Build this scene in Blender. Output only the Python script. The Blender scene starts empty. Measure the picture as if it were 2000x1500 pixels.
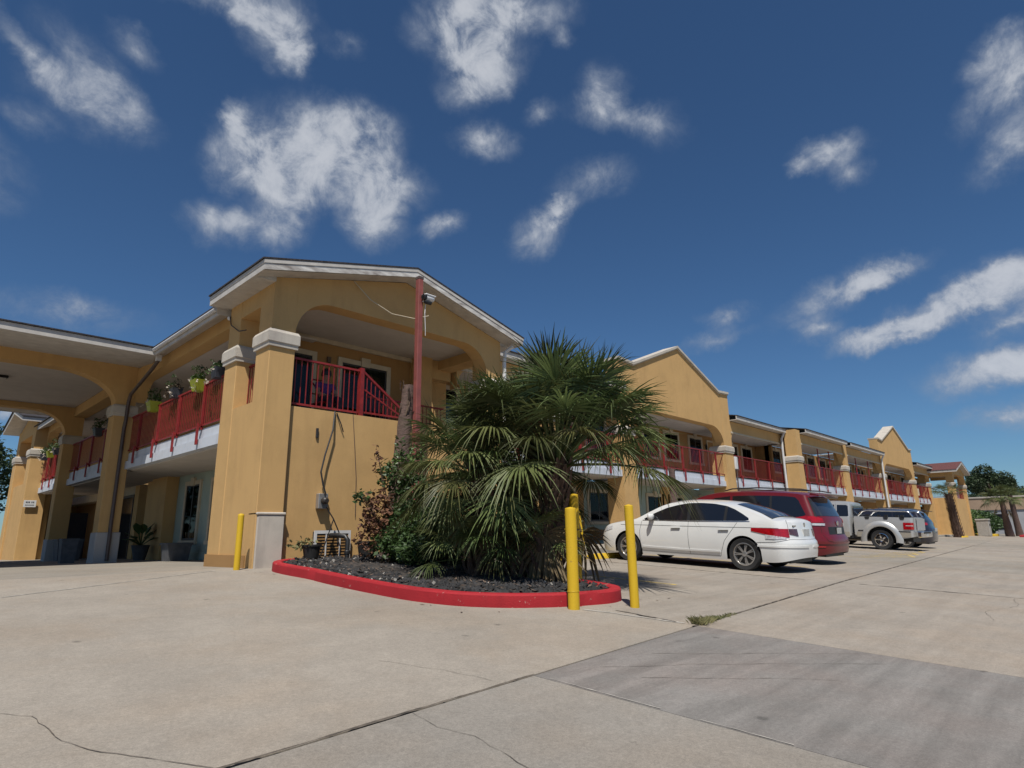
import bpy, bmesh, math, random
from mathutils import Vector, Matrix
R = math.radians
random.seed(7)
scene = bpy.context.scene
col = scene.collection
# ------------------------------------------------------------------ camera
FPX, CAMZ = 1192.77, 0.55
YAW, PITCH, ROLL = R(43.856), R(13.654), R(-0.887)
_f = Vector((math.cos(PITCH) * math.cos(YAW), math.cos(PITCH) * math.sin(YAW), math.sin(PITCH)))
_r = Vector((math.sin(YAW), -math.cos(YAW), 0))
_u = _r.cross(_f)
_r2 = math.cos(ROLL) * _r + math.sin(ROLL) * _u
_u2 = -math.sin(ROLL) * _r + math.cos(ROLL) * _u
cam_d = bpy.data.cameras.new('camera')
cam_d.sensor_width = 36.0
cam_d.lens = FPX / 2000 * 36
cam_d.clip_start = 0.05
cam_d.clip_end = 3000
cam = bpy.data.objects.new('camera', cam_d)
cam.matrix_world = Matrix(((_r2.x, _u2.x, -_f.x, 0), (_r2.y, _u2.y, -_f.y, 0), (_r2.z, _u2.z, -_f.z, CAMZ), (0, 0, 0, 1)))
col.objects.link(cam)
scene.camera = cam


def sky_dir(px, py):
    """compass direction of a cloud"""
    v = _r2 * ((px - 1000) / FPX) - _u2 * ((py - 750) / FPX) + _f
    return v.normalized()


# ------------------------------------------------------------------ sun and sky
SUN_EL, SUN_FROM = R(60), Vector((-0.72, -0.69, 0)).normalized()
sun_vec = Vector((SUN_FROM.x * math.cos(SUN_EL), SUN_FROM.y * math.cos(SUN_EL), math.sin(SUN_EL)))
sd = bpy.data.lights.new('sun', 'SUN')
sd.energy = 5.0
sd.angle = R(0.53)
sd.color = (1.0, 0.955, 0.88)
sun = bpy.data.objects.new('sun', sd)
sun.rotation_euler = sun_vec.to_track_quat('Z', 'Y').to_euler()
sun.location = (0, 0, 60)
col.objects.link(sun)

scene.view_settings.view_transform = 'Standard'
scene.view_settings.look = 'None'
scene.view_settings.exposure = 0.0
scene.view_settings.gamma = 1.0
scene.view_settings.use_curve_mapping = False
scene.render.engine = 'CYCLES'
scene.cycles.max_bounces = 6
scene.cycles.transparent_max_bounces = 12
scene.cycles.use_denoising = True

world = bpy.data.worlds.new('World')
scene.world = world
world.use_nodes = True
wn, wl = world.node_tree.nodes, world.node_tree.links
wn.clear()


def wnode(t, **kw):
    n = wn.new(t)
    for k, v in kw.items():
        setattr(n, k, v)
    return n


def wmath(op, a, b=None, clamp=False):
    n = wnode('ShaderNodeMath', operation=op, use_clamp=clamp)
    for i, v in enumerate((a, b)):
        if v is None:
            continue
        if isinstance(v, (int, float)):
            n.inputs[i].default_value = v
        else:
            wl.new(v, n.inputs[i])
    return n.outputs[0]


sky = wnode('ShaderNodeTexSky', sky_type='NISHITA', sun_disc=False)
sky.sun_elevation = SUN_EL
sky.sun_rotation = math.atan2(SUN_FROM.x, SUN_FROM.y)
sky.altitude = 800
sky.air_density = 1.0
sky.dust_density = 0.45
sky.ozone_density = 4.5
tc = wnode('ShaderNodeTexCoord')
DIR = tc.outputs['Generated']
# noise warps the directions, so that cloud edges fray
nz = wnode('ShaderNodeTexNoise')
nz.inputs['Scale'].default_value = 17.0
nz.inputs['Detail'].default_value = 5.0
nz.inputs['Roughness'].default_value = 0.64
wl.new(DIR, nz.inputs['Vector'])
wv = wnode('ShaderNodeVectorMath', operation='SUBTRACT')
wl.new(nz.outputs['Color'], wv.inputs[0])
wv.inputs[1].default_value = (0.5, 0.5, 0.5)
ws = wnode('ShaderNodeVectorMath', operation='SCALE')
wl.new(wv.outputs[0], ws.inputs[0])
ws.inputs['Scale'].default_value = 0.05
wd = wnode('ShaderNodeVectorMath', operation='ADD')
wl.new(DIR, wd.inputs[0])
wl.new(ws.outputs[0], wd.inputs[1])
WDIR = wd.outputs[0]
CLOUDS = [  # px, py, rx, ry, tilt, density
    (190, 150, 120, 52, 38, .42), (175, 205, 115, 60, 12, .5), (60, 105, 95, 26, 40, .5), (55, 235, 60, 30, 10, .45), (270, 95, 55, 30, 20, .42),
    (540, 45, 74, 78, 0, 1.0), (440, 5, 110, 30, 0, .6), (580, 98, 36, 46, 0, .6), (675, 85, 35, 25, 0, .38),
    (600, 290, 150, 92, -8, .9), (640, 345, 120, 70, 20, .55), (690, 262, 100, 66, 0, .8), (500, 335, 90, 58, 10, .85), (765, 365, 80, 46, 0, .85), (560, 430, 46, 62, 0, .8), (730, 440, 60, 50, 0, .7), (465, 235, 26, 34, 0, .7),
    (412, 432, 54, 44, 10, .75), (490, 440, 40, 36, 0, .5),
    (890, 50, 92, 66, 0, 1.0), (955, 90, 80, 82, 0, .95), (920, 165, 70, 46, 0, .75), (1020, 15, 110, 46, 0, .95), (1100, 75, 26, 22, 0, .42),
    (945, 275, 66, 34, 5, .85), (866, 440, 52, 27, -15, .75), (1050, 455, 62, 46, -35, .85), (1090, 412, 44, 22, -10, .6),
    (1178, 165, 48, 44, 0, .5), (1180, 218, 75, 34, 12, .62), (1285, 245, 66, 40, 25, .5), (1062, 216, 40, 24, -20, .48), (1160, 352, 88, 40, -8, .5),
    (1620, 293, 72, 32, 3, .8), (1664, 336, 38, 30, 0, .55), (1552, 325, 28, 18, 0, .42),
    (1985, 150, 120, 62, -38, .95), (1985, 280, 100, 44, -32, .7), (1930, 105, 60, 30, -20, .45),
    (1625, 575, 130, 34, -16, .7), (1735, 538, 80, 24, -12, .65), (1815, 612, 150, 34, -17, .8), (1945, 550, 110, 44, -8, 1.0), (1760, 650, 130, 26, -8, .75),
    (1600, 648, 50, 26, 0, .7), (1420, 615, 54, 24, -10, .55), (1395, 665, 66, 18, -12, .42),
    (1935, 718, 130, 44, -8, .85), (1965, 810, 90, 28, 0, .75), (1960, 635, 70, 24, -8, .6), (2090, 700, 120, 50, 0, .8), (2110, 560, 120, 50, 0, .9),
    (130, 607, 140, 36, 0, .5), (20, 650, 90, 22, 0, .42), (10, 810, 60, 26, 0, .55), (-120, 300, 150, 80, 10, .7), (250, -120, 160, 70, 0, .8), (1300, -150, 150, 70, 0, .8)]
up = Vector((0, 0, 1))
# the same kind of scattered cloud goes on all round the sky
for i in range(12):
    a = YAW + R(65 + 230 * (i + random.random()) / 12)
    e = R(random.uniform(6, 62))
    CLOUDS.append((Vector((math.cos(a) * math.cos(e), math.sin(a) * math.cos(e), math.sin(e))), None, random.uniform(70, 190), random.uniform(35, 80), random.uniform(-20, 20), random.uniform(.6, 1)))
acc = None
for px, py, rx, ry, tilt, den in CLOUDS:
    c = px if py is None else sky_dir(px, py)
    k = 1.0 if py is None else (_f.dot(c))
    u = c.cross(up).normalized()
    v = u.cross(c).normalized()
    t = R(tilt)
    uu, vv = u * math.cos(t) - v * math.sin(t), u * math.sin(t) + v * math.cos(t)
    a, b = rx / FPX * k * 1.36, ry / FPX * k * 1.36
    w_ = uu.cross(vv)
    g = wnode('ShaderNodeTexGradient', gradient_type='SPHERICAL')
    tm = g.texture_mapping
    tm.vector_type = 'TEXTURE'
    tm.translation = c
    tm.rotation = Matrix((uu, vv, w_)).transposed().to_euler()
    tm.scale = (a, b, .3)
    wl.new(WDIR, g.inputs[0])
    ma = wnode('ShaderNodeMath', operation='MULTIPLY_ADD')
    wl.new(g.outputs[1], ma.inputs[0])
    ma.inputs[1].default_value = .25 + .75 * den
    ma.inputs[2].default_value = 0
    if acc is not None:
        wl.new(acc, ma.inputs[2])
    acc = ma.outputs[0]
acc = wmath('MINIMUM', acc, 1.0)
nf = wnode('ShaderNodeTexNoise')
nf.inputs['Scale'].default_value = 16.0
nf.inputs['Detail'].default_value = 10.0
nf.inputs['Roughness'].default_value = 0.66
nf.inputs['Distortion'].default_value = 0.35
wl.new(DIR, nf.inputs['Vector'])
# thin where the noise is low, billowing where it is high
billow = wnode('ShaderNodeMapRange')
wl.new(nf.outputs[0], billow.inputs[0])
billow.inputs[1].default_value = 0.30
billow.inputs[2].default_value = 0.68
billow.inputs[3].default_value = 0.0
billow.inputs[4].default_value = 1.0
frayed = wmath('ADD', wmath('MULTIPLY', acc, wmath('ADD', wmath('MULTIPLY', billow.outputs[0], 1.35), .25)), wmath('MULTIPLY', acc, .25))
cov = wnode('ShaderNodeMapRange', interpolation_type='SMOOTHSTEP')
wl.new(frayed, cov.inputs[0])
cov.inputs[1].default_value = 0.04
cov.inputs[2].default_value = 1.25
cov.inputs[3].default_value = 0.0
cov.inputs[4].default_value = 0.86
shade = wnode('ShaderNodeMapRange', interpolation_type='SMOOTHSTEP')
wl.new(frayed, shade.inputs[0])
shade.inputs[1].default_value = .3
shade.inputs[2].default_value = 1.7
ccol = wnode('ShaderNodeMix', data_type='RGBA')
wl.new(shade.outputs[0], ccol.inputs[0])
ccol.inputs[6].default_value = (4.4, 5.2, 6.6, 1)
ccol.inputs[7].default_value = (9.6, 10.0, 10.8, 1)
mixc = wnode('ShaderNodeMix', data_type='RGBA')
wl.new(cov.outputs[0], mixc.inputs[0])
tint = wnode('ShaderNodeMix', data_type='RGBA', blend_type='MULTIPLY')
tint.inputs[0].default_value = 1
wl.new(sky.outputs[0], tint.inputs[6])
tint.inputs[7].default_value = (.77, 1.05, 1.24, 1)
wl.new(tint.outputs[2], mixc.inputs[6])
wl.new(ccol.outputs[2], mixc.inputs[7])
bg = wnode('ShaderNodeBackground')
bg.inputs['Strength'].default_value = 0.06
wl.new(mixc.outputs[2], bg.inputs['Color'])
wo = wnode('ShaderNodeOutputWorld')
wl.new(bg.outputs[0], wo.inputs['Surface'])

world.cycles.sampling_method = 'MANUAL'
world.cycles.sample_map_resolution = 512

# ------------------------------------------------------------------ materials
MATS = {}


def mat(name, c, rough=.7, var=.12, scale=3.0, bump=0.0, bscale=60.0, metal=0.0, coat=0.0, spec=.5, c2=None, trans=0.0, stretch=None, detail=6.0, alpha=None, emit=None, vary=0.0):
    """a procedural material: base colour broken up by two noises, fine relief"""
    m = bpy.data.materials.new(name)
    MATS[name] = m
    m.use_nodes = True
    n, l = m.node_tree.nodes, m.node_tree.links
    b = n['Principled BSDF']
    b.inputs['Roughness'].default_value = rough
    b.inputs['Metallic'].default_value = metal
    b.inputs['Coat Weight'].default_value = coat
    b.inputs['Coat Roughness'].default_value = .06
    b.inputs['Specular IOR Level'].default_value = spec
    tcn = n.new('ShaderNodeTexCoord')
    vec = tcn.outputs['Object']
    if stretch:
        mp = n.new('ShaderNodeMapping')
        mp.inputs['Scale'].default_value = stretch
        l.new(vec, mp.inputs[0])
        vec = mp.outputs[0]
    no = n.new('ShaderNodeTexNoise')
    no.inputs['Scale'].default_value = scale
    no.inputs['Detail'].default_value = detail
    no.inputs['Roughness'].default_value = .62
    l.new(vec, no.inputs['Vector'])
    mx = n.new('ShaderNodeMix')
    mx.data_type = 'RGBA'
    cc2 = c2 if c2 else tuple(max(0, v * (1 - var * 1.6)) for v in c)
    cc1 = c if c2 else tuple(min(1, v * (1 + var * .8)) for v in c)
    mx.inputs[6].default_value = (*cc2, 1)
    mx.inputs[7].default_value = (*cc1, 1)
    mr = n.new('ShaderNodeMapRange')
    mr.inputs[1].default_value = .32
    mr.inputs[2].default_value = .68
    l.new(no.outputs[0], mr.inputs[0])
    l.new(mr.outputs[0], mx.inputs[0])
    outc = mx.outputs[2]
    if vary:      # every object of this material a little different
        oi = n.new('ShaderNodeObjectInfo')
        hs = n.new('ShaderNodeHueSaturation')
        for key, lo, hi in (('Hue', .5 - vary * .07, .5 + vary * .03), ('Value', 1 - vary * .6, 1 + vary * .7)):
            q = n.new('ShaderNodeMapRange')
            q.inputs[3].default_value, q.inputs[4].default_value = lo, hi
            l.new(oi.outputs['Random'], q.inputs[0])
            l.new(q.outputs[0], hs.inputs[key])
        l.new(outc, hs.inputs['Color'])
        outc = hs.outputs[0]
    l.new(outc, b.inputs['Base Color'])
    if bump:
        nb = n.new('ShaderNodeTexNoise')
        nb.inputs['Scale'].default_value = bscale
        nb.inputs['Detail'].default_value = 4
        l.new(vec, nb.inputs['Vector'])
        bp = n.new('ShaderNodeBump')
        bp.inputs['Strength'].default_value = bump
        bp.inputs['Distance'].default_value = .02
        l.new(nb.outputs[0], bp.inputs['Height'])
        l.new(bp.outputs[0], b.inputs['Normal'])
    if trans:
        tr = n.new('ShaderNodeBsdfTranslucent')
        l.new(outc, tr.inputs[0])
        ms = n.new('ShaderNodeMixShader')
        ms.inputs[0].default_value = trans
        l.new(b.outputs[0], ms.inputs[1])
        l.new(tr.outputs[0], ms.inputs[2])
        l.new(ms.outputs[0], n['Material Output'].inputs['Surface'])
    if emit:
        b.inputs['Emission Color'].default_value = (*c, 1)
        b.inputs['Emission Strength'].default_value = emit
    return m


def weathered(name, c, rough=.9, streak=.15, patch=.13, grain=.10, bump=.5, stain=(.45, .36, .25), chips=None):
    """painted render or concrete: blotches, run-off streaks down the wall, grain; chips of bare ground"""
    m = bpy.data.materials.new(name)
    MATS[name] = m
    m.use_nodes = True
    n, l = m.node_tree.nodes, m.node_tree.links
    b = n['Principled BSDF']
    b.inputs['Roughness'].default_value = rough
    b.inputs['Specular IOR Level'].default_value = .3
    t = n.new('ShaderNodeTexCoord').outputs['Object']

    def noise(scale, detail, st=None):
        v = t
        if st:
            mp = n.new('ShaderNodeMapping')
            mp.inputs['Scale'].default_value = st
            l.new(t, mp.inputs[0])
            v = mp.outputs[0]
        q = n.new('ShaderNodeTexNoise')
        q.inputs['Scale'].default_value = scale
        q.inputs['Detail'].default_value = detail
        q.inputs['Roughness'].default_value = .65
        l.new(v, q.inputs['Vector'])
        return q.outputs[0]

    def mixc(fac, lo, hi, k, a):
        r = n.new('ShaderNodeMapRange')
        r.inputs[1].default_value, r.inputs[2].default_value, r.inputs[4].default_value = lo, hi, k
        l.new(fac, r.inputs[0])
        q = n.new('ShaderNodeMix')
        q.data_type = 'RGBA'
        l.new(r.outputs[0], q.inputs[0])
        if isinstance(a[0], tuple):
            q.inputs[6].default_value = (*a[0], 1)
        else:
            l.new(a[0], q.inputs[6])
        q.inputs[7].default_value = (*a[1], 1)
        return q.outputs[2]
    dark = tuple(v * .62 for v in c)
    pale = tuple(min(1, v * 1.16 + .01) for v in c)
    dirty = tuple(v * k for v, k in zip(c, (.55, .52, .55)))
    x = mixc(noise(.45, 5), .42, .66, patch * 2.2, (c, pale))
    x = mixc(noise(1.5, 7), .48, .72, patch * 2.2, (x, dark))
    x = mixc(noise(2.4, 6, (1, 1, .16)), .50, .74, streak * 2, (x, dirty))
    x = mixc(noise(95, 3), .45, .75, grain * 2.4, (x, dark))
    if chips:
        x = mixc(noise(11, 8), .64, .67, .9, (x, chips))
    l.new(x, b.inputs['Base Color'])
    bp = n.new('ShaderNodeBump')
    bp.inputs['Strength'].default_value = bump
    bp.inputs['Distance'].default_value = .012
    l.new(noise(75, 5), bp.inputs['Height'])
    l.new(bp.outputs[0], b.inputs['Normal'])
    return m


# ------------------------------------------------------------------ mesh building
class MB:
    def __init__(self):
        self.v, self.f = [], []

    def add(self, vs, fs):
        o = len(self.v)
        self.v += [tuple(p) for p in vs]
        self.f += [tuple(i + o for i in q) for q in fs]
        return self

    def box(self, x0, y0, z0, x1, y1, z1, b=0.0):
        if b:
            return self.bbox(x0, y0, z0, x1, y1, z1, b)
        v = [(x, y, z) for z in (z0, z1) for y in (y0, y1) for x in (x0, x1)]
        return self.add(v, [(0, 2, 3, 1), (4, 5, 7, 6), (0, 1, 5, 4), (2, 6, 7, 3), (0, 4, 6, 2), (1, 3, 7, 5)])

    def bbox(self, x0, y0, z0, x1, y1, z1, b):
        """box with bevelled upright and flat edges"""
        rings = []
        for z, k in ((z0, b), (z0 + b, 0), (z1 - b, 0), (z1, b)):
            i = k
            c = b
            pts = [(x0 + c + i * .0, y0 + i), (x1 - c, y0 + i), (x1 - i, y0 + c), (x1 - i, y1 - c), (x1 - c, y1 - i), (x0 + c, y1 - i), (x0 + i, y1 - c), (x0 + i, y0 + c)]
            rings.append([(x, y, z) for x, y in pts])
        return self.rings(rings, caps=True)

    def rings(self, rings, caps=False, closed=True):
        n = len(rings[0])
        o = len(self.v)
        for r in rings:
            self.v += [tuple(p) for p in r]
        for i in range(len(rings) - 1):
            for j in range(n if closed else n - 1):
                a, b = o + i * n + j, o + i * n + (j + 1) % n
                self.f.append((a, b, b + n, a + n))
        if caps:
            self.f.append(tuple(o + j for j in reversed(range(n))))
            self.f.append(tuple(o + (len(rings) - 1) * n + j for j in range(n)))
        return self

    def prism(self, poly, a0, a1, axis='Y'):
        """2-d outline extruded along an axis; outline is (x,z) for Y, (y,z) for X, (x,y) for Z"""
        def P(p, a):
            return (p[0], a, p[1]) if axis == 'Y' else (a, p[0], p[1]) if axis == 'X' else (p[0], p[1], a)
        return self.rings([[P(p, a0) for p in poly], [P(p, a1) for p in poly]], caps=True)

    def tube(self, pts, r, n=8, caps=True):
        pts = [Vector(p) for p in pts]
        rs = r if isinstance(r, (list, tuple)) else [r] * len(pts)
        rings = []
        up = Vector((0, 0, 1))
        d0 = (pts[1] - pts[0]).normalized()
        side = d0.cross(up)
        if side.length < .05:
            side = d0.cross(Vector((0, 1, 0)))
        side.normalize()
        for i, p in enumerate(pts):
            d = (pts[min(i + 1, len(pts) - 1)] - pts[max(i - 1, 0)]).normalized()
            side = (side - d * side.dot(d)).normalized()
            w = d.cross(side)
            rings.append([p + side * (math.cos(2 * math.pi * k / n) * rs[i]) + w * (math.sin(2 * math.pi * k / n) * rs[i]) for k in range(n)])
        return self.rings(rings, caps=caps)

    def bar(self, p, q, w, h=None):
        """square-section bar between two points"""
        h = h or w
        p, q = Vector(p), Vector(q)
        d = (q - p).normalized()
        s = d.cross(Vector((0, 0, 1)))
        if s.length < .05:
            s = Vector((1, 0, 0))
        s.normalize()
        t = s.cross(d)
        ring = lambda c: [c + s * (a * w / 2) + t * (b * h / 2) for a, b in ((-1, -1), (1, -1), (1, 1), (-1, 1))]
        return self.rings([ring(p), ring(q)], caps=True)

    def lathe(self, prof, c=(0, 0, 0), n=16, axis='Z', caps=True):
        rings = []
        for r, h in prof:
            ring = []
            for k in range(n):
                a = 2 * math.pi * k / n
                x, y = r * math.cos(a), r * math.sin(a)
                p = (x, y, h) if axis == 'Z' else (h, x, y) if axis == 'X' else (y, h, x)
                ring.append((p[0] + c[0], p[1] + c[1], p[2] + c[2]))
            rings.append(ring)
        return self.rings(rings, caps=caps)

    def grid(self, P, nu, nv):
        """surface sheet from a function of 0..1 coordinates"""
        o = len(self.v)
        for i in range(nu + 1):
            for j in range(nv + 1):
                self.v.append(tuple(P(i / nu, j / nv)))
        for i in range(nu):
            for j in range(nv):
                a = o + i * (nv + 1) + j
                self.f.append((a, a + nv + 1, a + nv + 2, a + 1))
        return self

    def mesh(self, name, m, smooth=None):
        me = bpy.data.meshes.new(name)
        me.from_pydata(self.v, [], self.f)
        me.materials.append(m if not isinstance(m, str) else MATS[m])
        bm = bmesh.new()
        bm.from_mesh(me)
        bmesh.ops.recalc_face_normals(bm, faces=bm.faces)
        bm.to_mesh(me)
        bm.free()
        if smooth:
            me.shade_smooth()
            me.set_sharp_from_angle(angle=R(smooth))
        return me

    def build(self, name, m, parent=None, smooth=None):
        """one mesh object; vertices are given in the parent's local frame (world frame when there is none)"""
        return place(name, self.mesh(name, m, smooth), parent)


def place(name, me, parent=None, loc=None, rot=None, scale=None):
    o = bpy.data.objects.new(name, me)
    col.objects.link(o)
    if parent is not None:
        o.parent = parent
    if loc is not None:
        o.location = loc
    if rot is not None:
        o.rotation_euler = rot
    if scale is not None:
        o.scale = scale
    return o


def tag(o, label=None, cat=None, group=None, kind=None):
    if label:
        o['label'] = label
    if cat:
        o['category'] = cat
    if group:
        o['group'] = group
    if kind:
        o['kind'] = kind
    return o


def thing(name, label, cat, loc=(0, 0, 0), rot=(0, 0, 0), group=None):
    o = place(name, None, None, loc, rot)
    return tag(o, label, cat, group)


def copy_tree(o, parent=None):
    c = o.copy()
    col.objects.link(c)
    c.parent = parent
    for ch in o.children:
        copy_tree(ch, c)
    return c


def lerp(a, b, t):
    return a + (b - a) * t


def interp(tab, x):
    """smooth interpolation in a table of (x, value)"""
    if x <= tab[0][0]:
        return tab[0][1]
    for i in range(len(tab) - 1):
        if x <= tab[i + 1][0]:
            x0, y0 = tab[i]
            x1, y1 = tab[i + 1]
            t = (x - x0) / (x1 - x0)
            m0 = (y1 - tab[i - 1][1]) / (x1 - tab[i - 1][0]) if i > 0 else (y1 - y0) / (x1 - x0)
            m1 = (tab[i + 2][1] - y0) / (tab[i + 2][0] - x0) if i + 2 < len(tab) else (y1 - y0) / (x1 - x0)
            d = x1 - x0
            return (2 * t**3 - 3 * t**2 + 1) * y0 + (t**3 - 2 * t**2 + t) * m0 * d + (-2 * t**3 + 3 * t**2) * y1 + (t**3 - t**2) * m1 * d
    return tab[-1][1]


def lin(tab, x):
    if x <= tab[0][0]:
        return tab[0][1]
    for (x0, y0), (x1, y1) in zip(tab, tab[1:]):
        if x <= x1:
            return lerp(y0, y1, (x - x0) / (x1 - x0))
    return tab[-1][1]


# height of the paved ground: it climbs to the motel's pad and falls away along the far drive
def h(x, y):
    z = -.57 + .052 * max(min(y, 11), -14)
    z -= .0065 * max(0, min(x, 130) - 12)
    if y > 12:
        z -= .013 * (min(y, 48) - 12)
    return z
# ------------------------------------------------------------------ paving materials
def concrete(name, c, speck=.15, stain=.22, streak=0.0, tint=(1.0, .96, .92)):
    m = bpy.data.materials.new(name)
    MATS[name] = m
    m.use_nodes = True
    n, l = m.node_tree.nodes, m.node_tree.links
    b = n['Principled BSDF']
    b.inputs['Roughness'].default_value = .88
    b.inputs['Specular IOR Level'].default_value = .25
    t = n.new('ShaderNodeTexCoord').outputs['Object']

    def noise(scale, detail, rough=.6, vec=None):
        q = n.new('ShaderNodeTexNoise')
        q.inputs['Scale'].default_value = scale
        q.inputs['Detail'].default_value = detail
        q.inputs['Roughness'].default_value = rough
        l.new(vec or t, q.inputs['Vector'])
        return q.outputs[0]

    def rng(s, a, b_, lo, hi):
        q = n.new('ShaderNodeMapRange')
        for i, v in enumerate((a, b_, lo, hi)):
            q.inputs[i + 1].default_value = v
        l.new(s, q.inputs[0])
        return q.outputs[0]

    def mul(colr, s):
        q = n.new('ShaderNodeMix')
        q.data_type = 'RGBA'
        q.blend_type = 'MULTIPLY'
        q.inputs[0].default_value = 1
        if isinstance(colr, tuple):
            q.inputs[6].default_value = (*colr, 1)
        else:
            l.new(colr, q.inputs[6])
        l.new(s, q.inputs[7])
        return q.outputs[2]

    base = mul(c, rng(noise(.55, 5), .3, .7, 1 - stain * .55, 1 + stain * .3))
    base = mul(base, rng(noise(2.6, 8, .7), .3, .7, 1 - stain * .35, 1 + stain * .25))
    base = mul(base, rng(noise(9, 8, .75), .3, .7, 1 - stain * .4, 1 + stain * .25))
    base = mul(base, rng(noise(42, 3, .7), .25, .75, 1 - speck, 1 + speck))
    base = mul(base, rng(noise(150, 2, .5), .3, .7, 1 - speck, 1 + speck))
    # dark spots of old gum and oil
    vo = n.new('ShaderNodeTexVoronoi')
    vo.inputs['Scale'].default_value = 1.7
    l.new(t, vo.inputs['Vector'])
    sp = n.new('ShaderNodeMath')
    sp.operation = 'ADD'
    l.new(vo.outputs['Distance'], sp.inputs[0])
    l.new(rng(noise(30, 3), .3, .7, -.03, .03), sp.inputs[1])
    base = mul(base, rng(sp.outputs[0], .035, .075, .62, 1.0))
    if streak:
        mp = n.new('ShaderNodeMapping')
        mp.inputs['Rotation'].default_value = (0, 0, R(-24))
        mp.inputs['Scale'].default_value = (.35, 3.2, 1)
        l.new(t, mp.inputs[0])
        base = mul(base, rng(noise(1.6, 7, .65, mp.outputs[0]), .35, .62, 1 - streak, 1.04))
    # warm rusty tint in patches
    tq = n.new('ShaderNodeMix')
    tq.data_type = 'RGBA'
    tq.inputs[6].default_value = (1, 1, 1, 1)
    tq.inputs[7].default_value = (*tint, 1)
    l.new(rng(noise(.8, 4), .45, .65, 0, 1), tq.inputs[0])
    q = n.new('ShaderNodeMix')
    q.data_type = 'RGBA'
    q.blend_type = 'MULTIPLY'
    q.inputs[0].default_value = 1
    l.new(base, q.inputs[6])
    l.new(tq.outputs[2], q.inputs[7])
    l.new(q.outputs[2], b.inputs['Base Color'])
    bp = n.new('ShaderNodeBump')
    bp.inputs['Strength'].default_value = .35
    bp.inputs['Distance'].default_value = .004
    l.new(noise(120, 5, .7), bp.inputs['Height'])
    l.new(bp.outputs[0], b.inputs['Normal'])
    return m


concrete('slab_beige', (.305, .270, .226))
concrete('slab_tan', (.300, .264, .222), streak=.10)
concrete('slab_grey', (.222, .207, .190), streak=.24, stain=.2, tint=(1.0, .94, .92))
concrete('slab_pale', (.262, .238, .206), speck=.16, stain=.22)
concrete('slab_dull', (.27, .243, .205), streak=.08)
mat('joint_dirt', (.055, .045, .034), .95, var=.5, scale=7, bump=.6, bscale=90)
mat('far_ground', (.25, .225, .18), .95, var=.35, scale=.4)
mat('crack', (.125, .102, .080), .95, var=.5, scale=14)
mat('mortar', (.40, .37, .325), .9, var=.3, scale=8)

# ------------------------------------------------------------------ ground: one sheet to the horizon, paving slabs on it
xs = [-600, -300, -150, -80, -50] + [-40 + 2 * i for i in range(72)] + [110, 130, 170, 260, 500, 900]
ys = [-600, -300, -120, -60, -30] + [-20 + 1.5 * i for i in range(50)] + [60, 80, 110, 160, 300, 600, 900]
gb = MB()
for y in ys:
    for x in xs:
        gb.v.append((x, y, h(x, y) - .045))
nx = len(xs)
for j in range(len(ys) - 1):
    for i in range(nx - 1):
        a = j * nx + i
        gb.f.append((a, a + 1, a + nx + 1, a + nx))
ground = gb.build('ground', 'far_ground')
tag(ground, kind='structure')

J1 = lambda x: 2.87 + .0665 * x          # the long joint that runs across the lot
J0 = lambda x: J1(x) - 7.2
JN = lambda x: 11.6
GAP = .016


def slab(x0, x1, lo, hi, m, step=.6, kx0=0, kx1=0, g0=GAP, g1=GAP):
    """one cast slab between two joints: top sheet that follows the ground, worn arris, sides"""
    nx_ = max(2, int((x1 - x0) / step))
    yl0, yh0 = lo((x0 + x1) / 2), hi((x0 + x1) / 2)
    ny_ = max(2, int((yh0 - yl0) / step))
    b = MB()

    def P(u, v, dz=0.0, inset=0.0):
        x = lerp(x0 + g0 + inset * g0 / GAP, x1 - g1 - inset * g1 / GAP, u)
        yl, yh = lo(x) + GAP + inset, hi(x) - GAP - inset
        y = lerp(yl, yh, v)
        x += lerp(kx0, kx1, u) * (y - 3.2)
        return (x, y, h(x, y) + dz)
    b.grid(lambda u, v: P(u, v, 0, .008), nx_, ny_)
    edge = [(i / nx_, 0) for i in range(nx_)] + [(1, j / ny_) for j in range(ny_)] + [(1 - i / nx_, 1) for i in range(nx_)] + [(0, 1 - j / ny_) for j in range(ny_)]
    b.rings([[P(u, v, 0, .008) for u, v in edge], [P(u, v, -.008) for u, v in edge], [P(u, v, -.06) for u, v in edge]])
    return b.build('concrete_slab', m, ground, smooth=40)


# dirt under the joints
b = MB()
b.grid(lambda u, v: (lerp(-24, 96, u), lerp(-14, 48, v), h(lerp(-24, 96, u), lerp(-14, 48, v)) - .022), 60, 40)
dirt = b.build('joint_filling', 'joint_dirt', ground)

south = [-20, -14, -8.6, -2.6, 3.37, 6.05, 11.95, 17.9, 23.9, 30, 38, 46, 56, 68, 82, 96]
kinds = ['slab_beige', 'slab_dull', 'slab_beige', 'slab_pale', 'slab_grey', 'slab_tan', 'slab_tan', 'slab_dull', 'slab_beige', 'slab_tan', 'slab_dull', 'slab_tan', 'slab_beige', 'slab_tan', 'slab_dull']
for i in range(len(south) - 1):
    tight = (3.37, 6.05)
    slab(south[i], south[i + 1], J0, J1, kinds[i], g0=.003 if south[i] in tight else GAP, g1=.003 if south[i + 1] in tight else GAP)
    slab(south[i], south[i + 1], lambda x: -13.5, J0, kinds[(i + 2) % 12])
north = [-20, -13, -6.4, 6.12, 11.95, 17.9, 23.9, 30, 38, 46, 56, 68, 82, 96]
kinds = ['slab_dull', 'slab_beige', 'slab_beige', 'slab_tan', 'slab_tan', 'slab_dull', 'slab_tan', 'slab_beige', 'slab_tan', 'slab_dull', 'slab_tan', 'slab_beige', 'slab_dull']
for i in range(len(north) - 1):
    slab(north[i], north[i + 1], J1, JN, kinds[i])
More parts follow.
